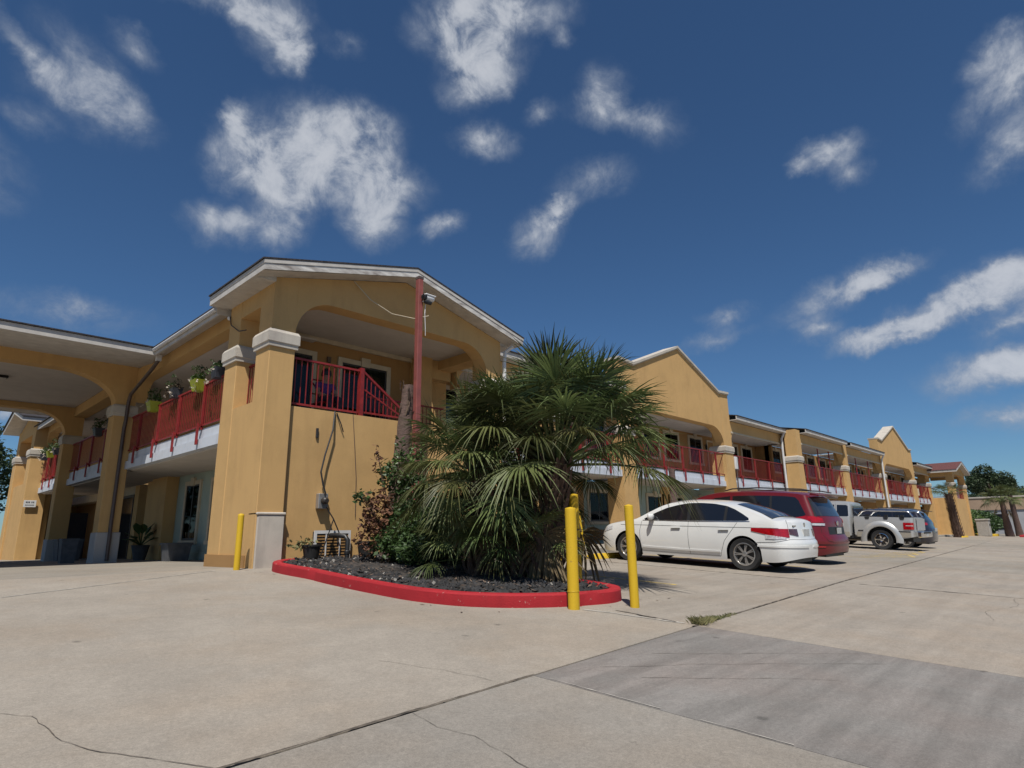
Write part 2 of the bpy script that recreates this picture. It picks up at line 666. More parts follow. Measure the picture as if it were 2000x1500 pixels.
# drive below the canopy
for i, (x0, x1) in enumerate(((-20, -12), (-12, -5), (-5, 0), (0, 7))):
    for j, (y0, y1) in enumerate(((11.6, 19.5), (19.5, 28), (28, 38), (38, 47))):
        slab(x0, x1, lambda x, q=y0: q, lambda x, q=y1: q, ('slab_beige', 'slab_dull')[(i + j) % 2], step=1.2)


def ground_line(name, pts, w, m, dz=.004, jit=0.0, parent=None):
    """a thin line that lies on the paving"""
    rnd = random.Random(len(pts) * 7 + int(w * 1e4))
    fine = []
    for (x0, y0), (x1, y1) in zip(pts, pts[1:]):
        n = max(2, int(math.hypot(x1 - x0, y1 - y0) / (.07 if jit else .3)))
        for k in range(n):
            fine.append((lerp(x0, x1, k / n), lerp(y0, y1, k / n)))
    fine.append(pts[-1])
    b = MB()
    L, Rr = [], []
    off = 0
    for i, (x, y) in enumerate(fine):
        a, c = fine[max(0, i - 1)], fine[min(len(fine) - 1, i + 1)]
        dx, dy = c[0] - a[0], c[1] - a[1]
        d = math.hypot(dx, dy) or 1
        off = off * .75 + rnd.uniform(-jit, jit)
        ww = w * (rnd.uniform(.35, 1.4) if jit else 1)
        x, y = x - dy / d * off, y + dx / d * off
        L.append((x - dy / d * ww / 2, y + dx / d * ww / 2))
        Rr.append((x + dy / d * ww / 2, y - dx / d * ww / 2))
    b.rings([[(x, y, h(x, y) + dz) for x, y in L], [(x, y, h(x, y) + dz) for x, y in Rr]], closed=False)
    return b.build(name, m, parent or ground)


# cracks in the near slabs
ground_line('crack', [(.30, 4.9), (.77, 4.26), (.80, 3.9), (.86, 3.55), (1.0, 3.35), (1.1, 3.15), (1.22, 2.98)], .0045, 'crack', jit=.012)
ground_line('crack', [(.30, 4.9), (-.2, 5.6), (-1.2, 6.0), (-2.6, 7.2)], .0035, 'crack', jit=.014)
ground_line('crack', [(2.27, 3.0), (2.22, 2.72), (2.3, 2.5), (2.24, 2.2), (2.12, 1.7)], .0035, 'crack', jit=.010)
ground_line('crack', [(3.05, 3.15), (3.0, 3.6), (2.8, 4.1)], .003, 'crack', jit=.012)
ground_line('crack', [(11.9, 1.3), (10.9, 1.15), (9.9, 1.4), (9.1, 1.2)], .005, 'crack', jit=.014)
for pts in ([(3.9, 2.9), (4.5, 2.5), (5.1, 2.0), (5.7, 1.5)], [(3.9, 2.55), (4.4, 2.1), (4.9, 1.6)], [(4.6, 2.9), (5.3, 2.3), (5.95, 1.75)]):
    ground_line('crack', pts, .005, 'crack', jit=.012)
ground_line('joint_debris', [(1.0, J1(1.0)), (3.4, J1(3.4))], .022, 'crack', dz=.002, jit=.003)
ground_line('joint_debris', [(6.0, J1(6.0)), (12, J1(12)), (22, J1(22)), (40, J1(40))], .03, 'crack', dz=.002, jit=.004)
ground_line('joint_debris', [(11.95, J1(11.95)), (12.0, 1), (12, -3)], .025, 'crack', dz=.002, jit=.004)
# pale mortar along two joints
ground_line('mortar_line', [(3.39, 2.95), (3.385, 2.1)], .010, 'mortar', jit=.003)
ground_line('mortar_line', [(3.385, 1.85), (3.38, 1.35)], .010, 'mortar', jit=.004)
ground_line('mortar_line', [(1.21, 9.29), (2.7, 10.12), (4.2, 10.98)], .03, 'mortar', jit=.004)
ground_line('mortar_line', [(5.95, 4.62), (6.03, 4.0), (6.06, 3.4)], .05, 'mortar', jit=.012)
ground_line('crack', [(11.8, 9.0), (11.83, 7.5), (11.8, 6), (11.86, 4.2)], .035, 'crack', jit=.02)
ground_line('crack', [(6.2, 4.35), (6.12, 3.95), (6.05, 3.5)], .03, 'crack', jit=.012)

# painted stall lines
mat('road_paint', (.62, .43, .07), .8, var=.5, scale=9, c2=(.36, .29, .17))
for x in (9.05, 14.95, 20.8, 25.6, 31.0, 36.6):
    ground_line('stall_line', [(x, 9.3), (x + .05, 5.2)], .08, 'road_paint')
for i in range(5):
    x = 21.6 + i * .95
    ground_line('stall_line', [(x, 5.9), (x + .55, 5.1)], .12, 'road_paint')
for x, y in ((22.2, 4.75), (24.0, 5.0), (26.2, 5.25)):
    ground_line('stall_line', [(x, y + .45), (x + .75, y), (x + 1.9, y + .42)], .11, 'road_paint')

# raised walk in front of the rooms
mat('walk_concrete', (.33, .30, .25), .9, var=.2, scale=4, bump=.3)
b = MB()
pts = [11.3 + i * 3 for i in range(22)]
rings = []
for x in pts:
    z = h(x, 11)
    rings.append([(x, 10.55, z - .1), (x, 10.55, z + .1), (x, 10.58, z + .12), (x, 15, z + .13), (x, 15, z - .1)])
b.rings(rings, caps=True)
tag(b.build('walkway', 'walk_concrete'), kind='structure')
# ------------------------------------------------------------------ the motel
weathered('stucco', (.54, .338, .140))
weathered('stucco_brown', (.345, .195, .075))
weathered('stucco_teal', (.33, .39, .335), streak=.12)
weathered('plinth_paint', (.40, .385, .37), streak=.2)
weathered('cast_stone', (.50, .455, .39), streak=.3, patch=.2)
mat('ceiling_paint', (.52, .47, .42), .9, var=.06, scale=2)
mat('trim_paint', (.50, .47, .43), .7, var=.12, scale=4)
mat('peeling_paint', (.70, .68, .64), .8, scale=3.2, c2=(.24, .21, .19), stretch=(.8, 1, 3), detail=9)
mat('cream_trim', (.50, .42, .30), .75, var=.1, scale=4)
mat('shingles', (.040, .034, .036), .95, var=.5, scale=20, bump=.7, bscale=30)
mat('red_shingles', (.13, .045, .040), .95, var=.4, scale=14, bump=.7, bscale=30)
weathered('fascia_white', (.54, .57, .62), .6, streak=.25, patch=.08, grain=.02, bump=.1)
mat('rail_red', (.245, .019, .018), .5, var=.22, scale=8)
mat('window_glass', (.018, .020, .022), .12, var=.2, scale=.6, spec=.25)
mat('curtain', (.20, .19, .155), .9, var=.35, scale=6, stretch=(6, 6, .2))
mat('dark_frame', (.028, .024, .022), .5)
mat('door_paint', (.42, .37, .29), .6, var=.06)
mat('door_brown', (.10, .062, .036), .6, var=.2)
mat('metal_white', (.62, .61, .60), .4, var=.06)
mat('metal_brown', (.085, .06, .052), .5, var=.2)
mat('grille_dark', (.05, .045, .042), .6, var=.2)
mat('black_plastic', (.018, .018, .019), .45)
mat('lamp_metal', (.02, .018, .017), .4, metal=.5)
mat('steel_grey', (.35, .34, .33), .45, metal=.6)

motel = thing('motel_building', 'long two-storey ochre stucco motel with arched balconies and red railings', 'building')
FL, CE, EV = 2.97, 5.28, 5.76        # balcony floor, ceiling, top of the beam


def part(b, name, m, parent=motel, smooth=None):
    return b.build(name, m, parent, smooth)


def cap(b, x0, y0, x1, y1, z0=4.08, z1=4.40, o=.062):
    """moulded capital round a pier"""
    R_ = lambda z, e: [(x0 - e, y0 - e, z), (x1 + e, y0 - e, z), (x1 + e, y1 + e, z), (x0 - e, y1 + e, z)]
    b.rings([R_(z0, .004), R_(z0, o * .62), R_(z0 + .07, o * .66), R_(z0 + .09, o), R_(z1 - .06, o), R_(z1, .03), R_(z1, .004)], caps=True)
    return b


def pier(x0, y0, x1, y1, zb, zt, plinth=None, capz=(4.08, 4.42), flare=0.0, dark=False):
    b = MB()
    if flare:
        b.rings([[(x0 - f, y0 - f, z), (x1 + f, y0 - f, z), (x1 + f, y1 + f, z), (x0 - f, y1 + f, z)] for z, f in ((zb, flare), (2.2, flare * .35), (zt, 0))], caps=True)
    else:
        b.bbox(x0, y0, zb, x1, y1, zt, .012)
    p = part(b, 'pier', 'stucco')
    part(cap(MB(), x0, y0, x1, y1, *capz), 'capital', 'cast_stone', p)
    if plinth:
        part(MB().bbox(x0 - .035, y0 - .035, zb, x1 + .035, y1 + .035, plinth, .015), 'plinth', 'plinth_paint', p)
    return p


def arch_poly(a0, a1, zs, zt, top, rx, ry, n=9):
    """outline of a panel with a flat arch cut out of its underside: springing zs, crown zt"""
    pts = [(a0, zs)]
    pts2 = []
    for k in range(n + 1):
        t = math.pi / 2 * k / n
        pts2.append((a0 + rx - rx * math.cos(t), zs + ry * math.sin(t)))
    pts2 += [(a1 - (p[0] - a0), p[1]) for p in reversed(pts2)]
    return pts2, top


def arch_panel(b, a0, a1, zs, zt, top, d0, d1, axis='Y', rx=.75, n=9):
    """wall panel above a flat arch, built as strips so that every face is sound"""
    under, top = arch_poly(a0, a1, zs, zt, top, rx, zt - zs, n)
    tops = [(a, top(a)) for a, _ in under]
    extra = [a for a in (getattr(top, 'peaks', [])) if a0 < a < a1]
    for e in extra:
        for i in range(len(under) - 1):
            if under[i][0] < e < under[i + 1][0]:
                t = (e - under[i][0]) / (under[i + 1][0] - under[i][0])
                under.insert(i + 1, (e, lerp(under[i][1], under[i + 1][1], t)))
                tops.insert(i + 1, (e, top(e)))
                break
    P = (lambda a, z, d: (a, d, z)) if axis == 'Y' else (lambda a, z, d: (d, a, z))
    rings = [[P(u[0], u[1], d0), P(t[0], t[1], d0), P(t[0], t[1], d1), P(u[0], u[1], d1)] for u, t in zip(under, tops)]
    b.rings(rings, caps=True)
    return b


class Top:
    def __init__(self, f, peaks=()):
        self.f, self.peaks = f, peaks

    def __call__(self, a):
        return self.f(a)


def railing(axis, a0, a1, d, z0=FL, z1=4.05, posts=(), single=True, spacing=.115, bracket=True, side=-1, zslab=2.6):
    """balcony railing along an axis at depth d: rails, posts with strap brackets, balusters"""
    P = (lambda a, dd, z: (a, dd, z)) if axis == 'X' else (lambda a, dd, z: (dd, a, z))

    def bx(b, a, e, dd, ee, zz0, zz1):
        p, q = P(a, dd, zz0), P(e, ee, zz1)
        return b.box(min(p[0], q[0]), min(p[1], q[1]), zz0, max(p[0], q[0]), max(p[1], q[1]), zz1)
    r = part(bx(MB(), a0, a1, d - .022, d + .022, z1 - .04, z1), 'railing', 'rail_red')
    bx_ = bx(MB(), a0, a1, d - .018, d + .018, z0 + .06, z0 + .095)
    part(bx_, 'bottom_rail', 'rail_red', r)
    n = int((a1 - a0) / spacing)
    me = bx(MB(), -.008, .008, -.008, .008, z0 + .095, z1 - .04)
    if single:
        mm = me.mesh('baluster', 'rail_red')
        for i in range(1, n):
            a = lerp(a0, a1, i / n)
            place('baluster', mm, r, P(a, d, 0))
    else:
        b = MB()
        for i in range(1, n):
            a = lerp(a0, a1, i / n)
            bx(b, a - .0055, a + .0055, d - .0055, d + .0055, z0 + .095, z1 - .04)
        tag(part(b, 'balusters', 'rail_red', r), kind='stuff')
    for a in posts:
        b = MB()
        bx(b, a - .03, a + .03, d - .03, d + .03, z0 - .02, z1 - .041)
        if bracket:
            bx(b, a - .035, a + .035, d + side * .085 - .02, d + side * .085 + .02, zslab, z0 + .12)
            bx(b, a - .03, a + .03, d + min(0, side * .085), d + max(0, side * .085), z0 + .03, z0 + .10)
        part(b, 'post', 'rail_red', r)
    return r


def window(axis, a0, a1, z0, z1, d, side=-1, curtain=True, key=False, trim=.13, m_trim='cream_trim', grille=None):
    """window or glazed door in a wall: trim boards, sill, recessed frame, pane, curtain behind"""
    P = (lambda a, dd, z: (a, dd, z)) if axis == 'X' else (lambda a, dd, z: (dd, a, z))

    def bx(b, a, e, dd, ee, zz0, zz1):
        p, q = P(a, dd, zz0), P(e, ee, zz1)
        return b.box(min(p[0], q[0]), min(p[1], q[1]), zz0, max(p[0], q[0]), max(p[1], q[1]), zz1)
    s = side
    b = MB()
    bx(b, a0 - trim, a0, d, d + s * .05, z0 - .02, z1 + trim)
    bx(b, a1, a1 + trim, d, d + s * .05, z0 - .02, z1 + trim)
    bx(b, a0, a1, d, d + s * .048, z1, z1 + trim)
    if key:
        c = (a0 + a1) / 2
        bx(b, c - .13, c + .13, d, d + s * .075, z1 - .02, z1 + trim + .09)
    w = part(b, 'window', m_trim)
    part(bx(MB(), a0 - trim * 1.3, a1 + trim * 1.3, d, d + s * .075, z0 - .13, z0 - .022), 'sill', m_trim, w)
    b = MB()
    t = .045
    bx(b, a0, a0 + t, d, d + s * .026, z0 - .02, z1)
    bx(b, a1 - t, a1, d, d + s * .026, z0 - .02, z1)
    bx(b, a0 + t, a1 - t, d, d + s * .025, z1 - t, z1)
    bx(b, a0 + t, a1 - t, d, d + s * .025, z0 - .02, z0 + t)
    c = (a0 + a1) / 2
    bx(b, c - t / 2, c + t / 2, d, d + s * .024, z0 + t, z1 - t)
    part(b, 'frame', 'dark_frame', w)
    if curtain:
        b = MB()
        n = 14
        lo = lerp(a0, a1, .36 if curtain == 'half' else .02)
        rings = [[P(lerp(lo, a1, i / n), d + s * (.006 + .004 * (i % 2)), z) for z in (z0, z1)] for i in range(n + 1)]
        b.rings(rings, closed=False)
        part(b, 'curtain', 'curtain', w)
    g = MATS['pane_glass']
    part(bx(MB(), a0 + t, c - t / 2, d + s * .012, d + s * .018, z0 + t, z1 - t), 'pane', g, w)
    part(bx(MB(), c + t / 2, a1 - t, d + s * .012, d + s * .018, z0 + t, z1 - t), 'pane', g, w)
    return w


# clear pane over a dark room
m = bpy.data.materials.new('pane_glass')
MATS['pane_glass'] = m
m.use_nodes = True
n_, l_ = m.node_tree.nodes, m.node_tree.links
gl = n_.new('ShaderNodeBsdfGlossy')
gl.inputs['Roughness'].default_value = .03
gl.inputs['Color'].default_value = (.42, .44, .45, 1)
tr = n_.new('ShaderNodeBsdfTransparent')
tr.inputs['Color'].default_value = (.55, .58, .56, 1)
fr = n_.new('ShaderNodeFresnel')
fr.inputs['IOR'].default_value = 1.5
nb = n_.new('ShaderNodeTexNoise')
nb.inputs['Scale'].default_value = 1.2
bp = n_.new('ShaderNodeBump')
bp.inputs['Strength'].default_value = .04
l_.new(nb.outputs[0], bp.inputs['Height'])
l_.new(bp.outputs[0], gl.inputs['Normal'])
ms = n_.new('ShaderNodeMixShader')
l_.new(fr.outputs[0], ms.inputs[0])
l_.new(tr.outputs[0], ms.inputs[1])
l_.new(gl.outputs[0], ms.inputs[2])
l_.new(ms.outputs[0], n_['Material Output'].inputs['Surface'])


def door(axis, a0, a1, z0, z1, d, side=-1, m='door_paint', m_trim='cream_trim'):
    P = (lambda a, dd, z: (a, dd, z)) if axis == 'X' else (lambda a, dd, z: (dd, a, z))

    def bx(b, a, e, dd, ee, zz0, zz1):
        p, q = P(a, dd, zz0), P(e, ee, zz1)
        return b.box(min(p[0], q[0]), min(p[1], q[1]), zz0, max(p[0], q[0]), max(p[1], q[1]), zz1)
    s = side
    w = part(bx(MB(), a0, a1, d, d + s * .02, z0, z1), 'door', m)
    b = MB()
    bx(b, a0 - .09, a0, d, d + s * .05, z0, z1 + .09)
    bx(b, a1, a1 + .09, d, d + s * .05, z0, z1 + .09)
    bx(b, a0, a1, d, d + s * .048, z1, z1 + .09)
    part(b, 'door_frame', m_trim, w)
    b = MB()
    for k in range(2):
        for q in range(3):
            e0 = lerp(a0, a1, .12 + .42 * k)
            bx(b, e0, e0 + (a1 - a0) * .34, d, d + s * .028, lerp(z0, z1, .06 + .32 * q), lerp(z0, z1, .32 + .32 * q))
    part(b, 'door_panels', m, w)
    part(bx(MB(), a1 - .12, a1 - .06, d, d + s * .075, z0 + .95, z0 + 1.02), 'handle', 'steel_grey', w)
    return w


def wall_unit(axis, a0, a1, z0, z1, d, side=-1):
    """through-wall air conditioner with louvres"""
    P = (lambda a, dd, z: (a, dd, z)) if axis == 'X' else (lambda a, dd, z: (dd, a, z))

    def bx(b, a, e, dd, ee, zz0, zz1):
        p, q = P(a, dd, zz0), P(e, ee, zz1)
        return b.box(min(p[0], q[0]), min(p[1], q[1]), zz0, max(p[0], q[0]), max(p[1], q[1]), zz1)
    s = side
    w = part(bx(MB(), a0, a1, d, d + s * .04, z0, z1), 'air_conditioner', 'stucco_brown')
    b = MB()
    for k in range(5):
        z = lerp(z0 + .05, z1 - .05, k / 4)
        bx(b, a0 + .05, a1 - .05, d + s * .04, d + s * .055, z - .022, z + .008)
    part(b, 'louvres', 'grille_dark', w)
    return w


def wall_lamp(p, side=(0, -1)):
    x, y, z = p
    b = MB()
    cx, cy = x + side[0] * .11, y + side[1] * .11
    b.lathe([(.02, z - .02), (.055, z), (.06, z + .16), (.03, z + .24), (.006, z + .3)], (cx, cy, 0), 8)
    b.bar((x, y, z + .22), (cx, cy, z + .22), .025)
    return part(b, 'wall_lamp', 'lamp_metal')


# ------------------------------------------------ corner wing with its gable
def wing(x0, y0, x1, yb, zb, near=True, roof='shingles'):
    xc = (x0 + x1) / 2
    pw = .51
    # lower walls
    part(MB().box(x0 + pw, y0 + .12, zb, x1 - pw, y0 + .32, FL + .03), 'front_wall', 'stucco')
    part(MB().box(x0 + .012, y0 + .6, zb, x0 + .25, yb - .6, FL + .10), 'side_wall', 'stucco')
    part(MB().box(x1 - .25, y0 + .6, zb, x1 - .012, yb, FL + .10), 'side_wall', 'stucco')
    # piers
    p = pier(x0, y0, x0 + pw, y0 + .6, zb, 4.10)
    if near:
        part(MB().bbox(x0 + .02, y0 - .03, zb, x0 + pw + .02, y0 + .3, .92, .02), 'plinth', 'cast_stone', p)
        part(MB().bbox(x0 + .0, y0 - .045, .92, x0 + pw + .035, y0 + .32, .97, .015), 'plinth', 'cast_stone', p)
    pier(x1 - pw, y0, x1, y0 + .6, zb, 4.10)
    pier(x0, yb - .6, x0 + pw, yb, zb, 4.10)
    if near:
        part(MB().box(x0 - .03, y0 + .3, zb - .3, x0 + .2, yb + .02, .22), 'base_course', 'stucco_brown')
    # upper panels: front gable over a flat arch, side lintels
    top = Top(lambda a: 6.48 - .255 * abs(a - xc) - .21, (xc,))
    b = MB()
    b.prism([(x0 + .015, 4.40), (x0 + pw - .015, 4.40), (x0 + pw - .015, top(x0 + pw - .015)), (x0 + .015, top(x0 + .015))], y0 + .015, y0 + .585)
    b.prism([(x1 - pw + .015, 4.40), (x1 - .015, 4.40), (x1 - .015, top(x1 - .015)), (x1 - pw + .015, top(x1 - pw + .015))], y0 + .015, y0 + .585)
    arch_panel(b, x0 + pw - .015, x1 - pw + .015, 4.42, 5.21, top, y0 + .012, y0 + .40, 'Y', rx=.8)
    part(b, 'gable_wall', 'stucco')
    b = MB()
    b.box(x0 + .015, yb - .585, 4.40, x0 + pw - .015, yb - .015, 5.62)
    b.box(x0 + .02, y0 + .585, 5.02, x0 + .5, yb - .585, 5.60)
    part(b, 'lintel', 'stucco')
    part(MB().box(x1 - .5, y0 + .585, 5.02, x1 - .02, yb, 5.62), 'lintel', 'stucco')
    # floor and ceiling
    part(MB().box(x0 + .26, y0 + .33, FL - .3, x1 - .26, yb + .6, FL), 'balcony_floor', 'walk_concrete')
    part(MB().box(x0 + .3, y0 + .41, CE, x1 - .3, yb + .6, CE + .05), 'ceiling', 'ceiling_paint')
    # roof: two pitches with rake boards, soffits and shingle edge
    yf, ye = y0 - .42, yb + .1
    hw = (x1 - x0) / 2 + .42
    rz = lambda a: 6.48 - .255 * abs(a - xc)
    for s in (-1, 1):
        b = MB()
        e = xc + s * hw
        b.rings([[(xc, yf - .02, rz(xc)), (e + s * .03, yf - .02, rz(e)), (e + s * .03, yf - .02, rz(e) + .03), (xc, yf - .02, rz(xc) + .035)],
                 [(xc, ye + 1.2, rz(xc)), (e + s * .03, ye, rz(e)), (e + s * .03, ye, rz(e) + .03), (xc, ye + 1.2, rz(xc) + .035)]], caps=True)
        part(b, 'roof', roof)
        b = MB()          # upper trim board and the peeling rake board below it
        b.rings([[(xc, yf - .012, rz(xc) - .075), (xc, yf - .012, rz(xc) - .002), (xc, yf + .03, rz(xc) - .002), (xc, yf + .03, rz(xc) - .075)],
                 [(e, yf - .012, rz(e) - .075), (e, yf - .012, rz(e) - .002), (e, yf + .03, rz(e) - .002), (e, yf + .03, rz(e) - .075)]], caps=True)
        b.box(min(e, e - s * .04), yf + .031, rz(e) - .075, max(e, e - s * .04), ye, rz(e) - .002)
        part(b, 'trim_board', 'trim_paint')
        b = MB()
        b.rings([[(xc, yf, rz(xc) - .20), (xc, yf, rz(xc) - .076), (xc, yf + .03, rz(xc) - .076), (xc, yf + .03, rz(xc) - .20)],
                 [(e - s * .012, yf, rz(e) - .20), (e - s * .012, yf, rz(e) - .076), (e - s * .012, yf + .03, rz(e) - .076), (e - s * .012, yf + .03, rz(e) - .20)]], caps=True)
        part(b, 'rake_board', 'peeling_paint')
        part(MB().box(min(e - s * .012, e - s * .04), yf + .031, rz(e) - .20, max(e - s * .012, e - s * .04), ye, rz(e) - .076), 'fascia_board', 'trim_paint')
        b = MB()          # soffits
        i = xc + s * (hw - .43)
        b.rings([[(xc, yf + .031, rz(xc) - .20), (e - s * .041, yf + .031, rz(e) - .20)], [(xc, y0 + .01, rz(xc) - .20), (e - s * .041, y0 + .01, rz(e) - .20)]], closed=False)
        b.rings([[(e - s * .041, y0 + .012, rz(e) - .2), (i - s * .02, y0 + .012, rz(e) - .19)], [(e - s * .041, ye - .002, rz(e) - .2), (i - s * .02, ye - .002, rz(e) - .19)]], closed=False)
        b.rings([[(e - s * .041, ye - .002, rz(e) - .2), (i, ye - .002, rz(e) - .19)], [(e - s * .041, ye - .002, rz(e) - .0), (i, ye - .002, rz(i))]], closed=False)
        b.add([(e - s * .041, y0 + .011, rz(e) - .2), (i - s * .02, y0 + .011, rz(e) - .19), (i - s * .02, y0 + .011, rz(i) - .19)], [(0, 1, 2)])
        part(b, 'soffit', 'trim_paint')
    return xc


wing(4.82, 11.0, 11.05, 13.12, -.3)
# back wall of the wing's balcony, with its glazed door and a side room
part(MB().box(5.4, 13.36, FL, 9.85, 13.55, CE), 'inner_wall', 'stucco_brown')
part(MB().box(9.85, 12.9, FL, 10.25, 13.55, CE), 'inner_pier', 'stucco')
part(MB().box(9.85, 14.4, FL, 12.0, 14.6, CE), 'inner_wall', 'stucco')
part(MB().box(10.25, 13.0, 4.75, 11.0, 13.3, CE - .002), 'inner_beam', 'stucco')
part(MB().box(10.55, 14.33, FL, 10.60, 14.40, 4.75), 'door_frame', 'door_brown')
part(MB().box(5.4, 13.30, CE - .11, 9.85, 13.36, CE - .002), 'cornice', 'cream_trim')
window('X', 7.72, 9.05, FL + .05, 4.78, 13.36, -1, curtain='half', key=True, trim=.12)
window('X', 5.9, 6.9, FL + .05, 4.78, 13.36, -1, curtain=True, trim=.12)
part(MB().box(7.30, 13.31, 4.70, 7.40, 13.358, 4.84), 'junction_box', 'door_brown')
# railings inside the wing opening
r = railing('X', 5.36, 6.93, 11.23, FL + .03, 4.02, posts=(), bracket=False)
part(MB().box(6.93, 11.17, FL + .03, 7.02, 11.29, 4.06), 'post', 'rail_red', r)
r = part(MB().bar((7.02, 11.23, 4.0), (8.33, 11.23, 3.10), .045), 'railing', 'rail_red')
part(MB().bar((7.02, 11.23, 3.10), (8.33, 11.23, 3.10), .035), 'bottom_rail', 'rail_red', r)
part(MB().bar((7.02, 11.23, 3.62), (8.0, 11.23, 3.16), .03), 'brace', 'rail_red', r)
for i in range(1, 12):
    x = 7.02 + i * .109
    part(MB().box(x - .008, 11.222, 3.1, x + .008, 11.238, 4.0 - (x - 7.02) * .687 - .01), 'baluster', 'rail_red', r)
part(MB().box(8.30, 11.19, FL + .03, 8.38, 11.27, 3.3), 'post', 'rail_red', r)
railing('X', 8.0, 10.4, 12.55, FL, 3.82, posts=(8.6,), bracket=False)
railing('Y', 11.66, 12.74, 5.1, FL + .1, 4.02, posts=(), bracket=False)
# meter, conduits and cables on the front wall
mb = part(MB().bbox(6.02, 11.0, 1.05, 6.22, 11.12, 1.34, .01), 'meter_box', 'steel_grey')
part(MB().lathe([(.005, 0), (.065, 0), (.065, -.09), (.04, -.12)], (6.12, 10.99, 1.2), 12, 'Y'), 'meter_glass', 'dark_frame', mb)
b = MB()
b.tube([(6.32, 11.1, 3.0), (6.25, 11.02, 2.6), (6.10, 11.0, 2.1), (6.02, 10.98, 1.75), (6.07, 10.96, 1.5), (6.14, 10.95, 1.3)], .017, 6)
part(b, 'cable', 'black_plastic')
b = MB()
b.tube([(6.16, 10.95, 1.08), (6.30, 10.9, .85), (6.42, 10.88, .6), (6.40, 10.88, .35)], .013, 6)
b.tube([(6.30, 10.9, .85), (6.2, 10.87, .6), (6.1, 10.87, .3), (5.98, 10.88, .02)], .011, 6)
part(b, 'cable', 'black_plastic')
b = MB()
b.tube([(6.74, 11.1, 3.0), (6.8, 11.09, 2.4), (6.88, 11.1, 1.7), (6.9, 11.1, .9)], .006, 5)
part(b, 'cable', 'metal_brown')
b = MB()
b.tube([(6.36, 11.1, 2.98), (6.45, 11.06, 2.75), (6.52, 11.08, 2.6)], .012, 5)
part(b, 'cable', 'black_plastic')
part(MB().bbox(5.93, 11.08, 2.42, 5.98, 11.118, 2.62, .008), 'junction_box', 'dark_frame')
part(MB().tube([(6.55, 11.0, 5.9), (6.9, 10.86, 5.52), (7.35, 10.7, 5.27), (7.8, 10.45, 5.20), (8.0, 10.22, 5.26)], .012, 5), 'cable', 'cream_trim')
# the wall unit near the ground
u = part(MB().box(6.0, 11.02, .10, 6.72, 11.12, .62), 'air_conditioner', 'grille_dark')
b = MB()
for x0, x1, z0, z1 in ((5.97, 6.75, .58, .64), (5.97, 6.75, .06, .11), (5.97, 6.02, .11, .58), (6.70, 6.75, .11, .58)):
    b.box(x0, 10.99, z0, x1, 11.019, z1)
for x in (6.22, 6.52):
    b.box(x - .012, 10.995, .11, x + .012, 11.018, .58)
part(b, 'frame', 'metal_white', u)
mm = MB().box(-.12, -.015, -.012, .12, .004, .012).mesh('louvre', 'stucco_brown')
for k in range(8):
    for x in (6.11, 6.37, 6.62):
        place('louvre', mm, u, (x, 11.018, .15 + k * .055))
# side wire by the slot and the lamp
part(MB().tube([(4.82, 13.1, 5.2), (4.78, 12.9, 4.95), (4.80, 12.5, 4.72), (4.83, 12.2, 4.68)], .012, 5), 'cable', 'black_plastic')
part(MB().lathe([(.05, 0), (.045, -.03), (.02, -.05)], (4.83, 13.15, 5.18), 10, 'X'), 'wall_lamp', 'metal_white')
# white downspout at the wing's far corner
part(MB().tube([(11.25, 10.75, 5.36), (11.12, 10.92, 5.2), (11.10, 10.94, 4.9), (11.10, 10.94, .2)], .05, 8), 'downspout', 'metal_white')

# ------------------------------------------------ the drive side: balcony, piers and canopy
XL = 5.0


def drive_bay(y0, y1, posts, single, m_in='stucco', spacing=.115):
    part(MB().box(XL + .06, y0, 2.73, 6.9, y1, FL), 'balcony_slab', 'fascia_white')
    part(MB().box(XL, y0, 2.50, 6.9, y1, 2.728), 'balcony_fascia', 'fascia_white')
    part(MB().box(XL + .18, y0, 2.47, 6.9, y1, 2.498), 'balcony_soffit', 'ceiling_paint')
    railing('Y', y0, y1, XL + .04, posts=posts, single=single, spacing=spacing)


part(MB().box(6.9, 13.4, FL, 7.1, 38, CE), 'inner_wall', 'stucco')
drive_bay(13.36, 20.5, (14.78, 16.41, 17.98, 19.63), True)
drive_bay(21.06, 28.0, (21.6, 23.3, 25.0, 26.7), False)
drive_bay(28.58, 33.4, (29.4, 31.0, 32.4), False)
for y0, y1 in ((20.5, 21.06), (28.0, 28.58)):
    part(MB().box(XL + .3, y0 + .001, 2.47, 6.9, y1 - .001, FL - .001), 'balcony_slab', 'ceiling_paint')
part(MB().box(5.6, 38.0, -.6, 12, 38.2, CE + .3), 'end_wall', 'stucco')
# eaves and beam over the balcony
for y0, y1 in ((13.14, 20.5), (28.58, 33.4)):
    b = MB()
    arch_panel(b, y0, y1, 4.5, 5.12, Top(lambda a: 5.52), XL + .02, XL + .36, 'X', rx=.6)
    part(b, 'beam', 'stucco')
for y0, y1 in ((13.24, 17.5), (29.2, 34)):
    part(MB().box(4.62, y0, 5.24, 4.66, y1, 5.42), 'fascia_board', 'trim_paint')
part(MB().add([(4.661, 13.24, 5.25), (4.661, 17.54, 5.25), (5.1, 19.58, 5.47), (5.1, 13.24, 5.47)], [(0, 1, 2, 3)]), 'soffit', 'trim_paint')
part(MB().add([(4.661, 28.6, 5.25), (4.661, 33.4, 5.25), (5.1, 33.4, 5.47), (5.1, 28.6, 5.47)], [(0, 1, 2, 3)]), 'soffit', 'trim_paint')
b = MB().tube([(4.58, 13.3, 5.37), (4.58, 17.5, 5.37)], .045, 8)
part(b, 'gutter', 'metal_white')
b = MB()
b.prism([(4.56, 5.425), (4.56, 5.46), (10, 6.85), (10, 6.75)], 13.24, 17.5, 'Y')
part(b, 'roof', 'shingles')
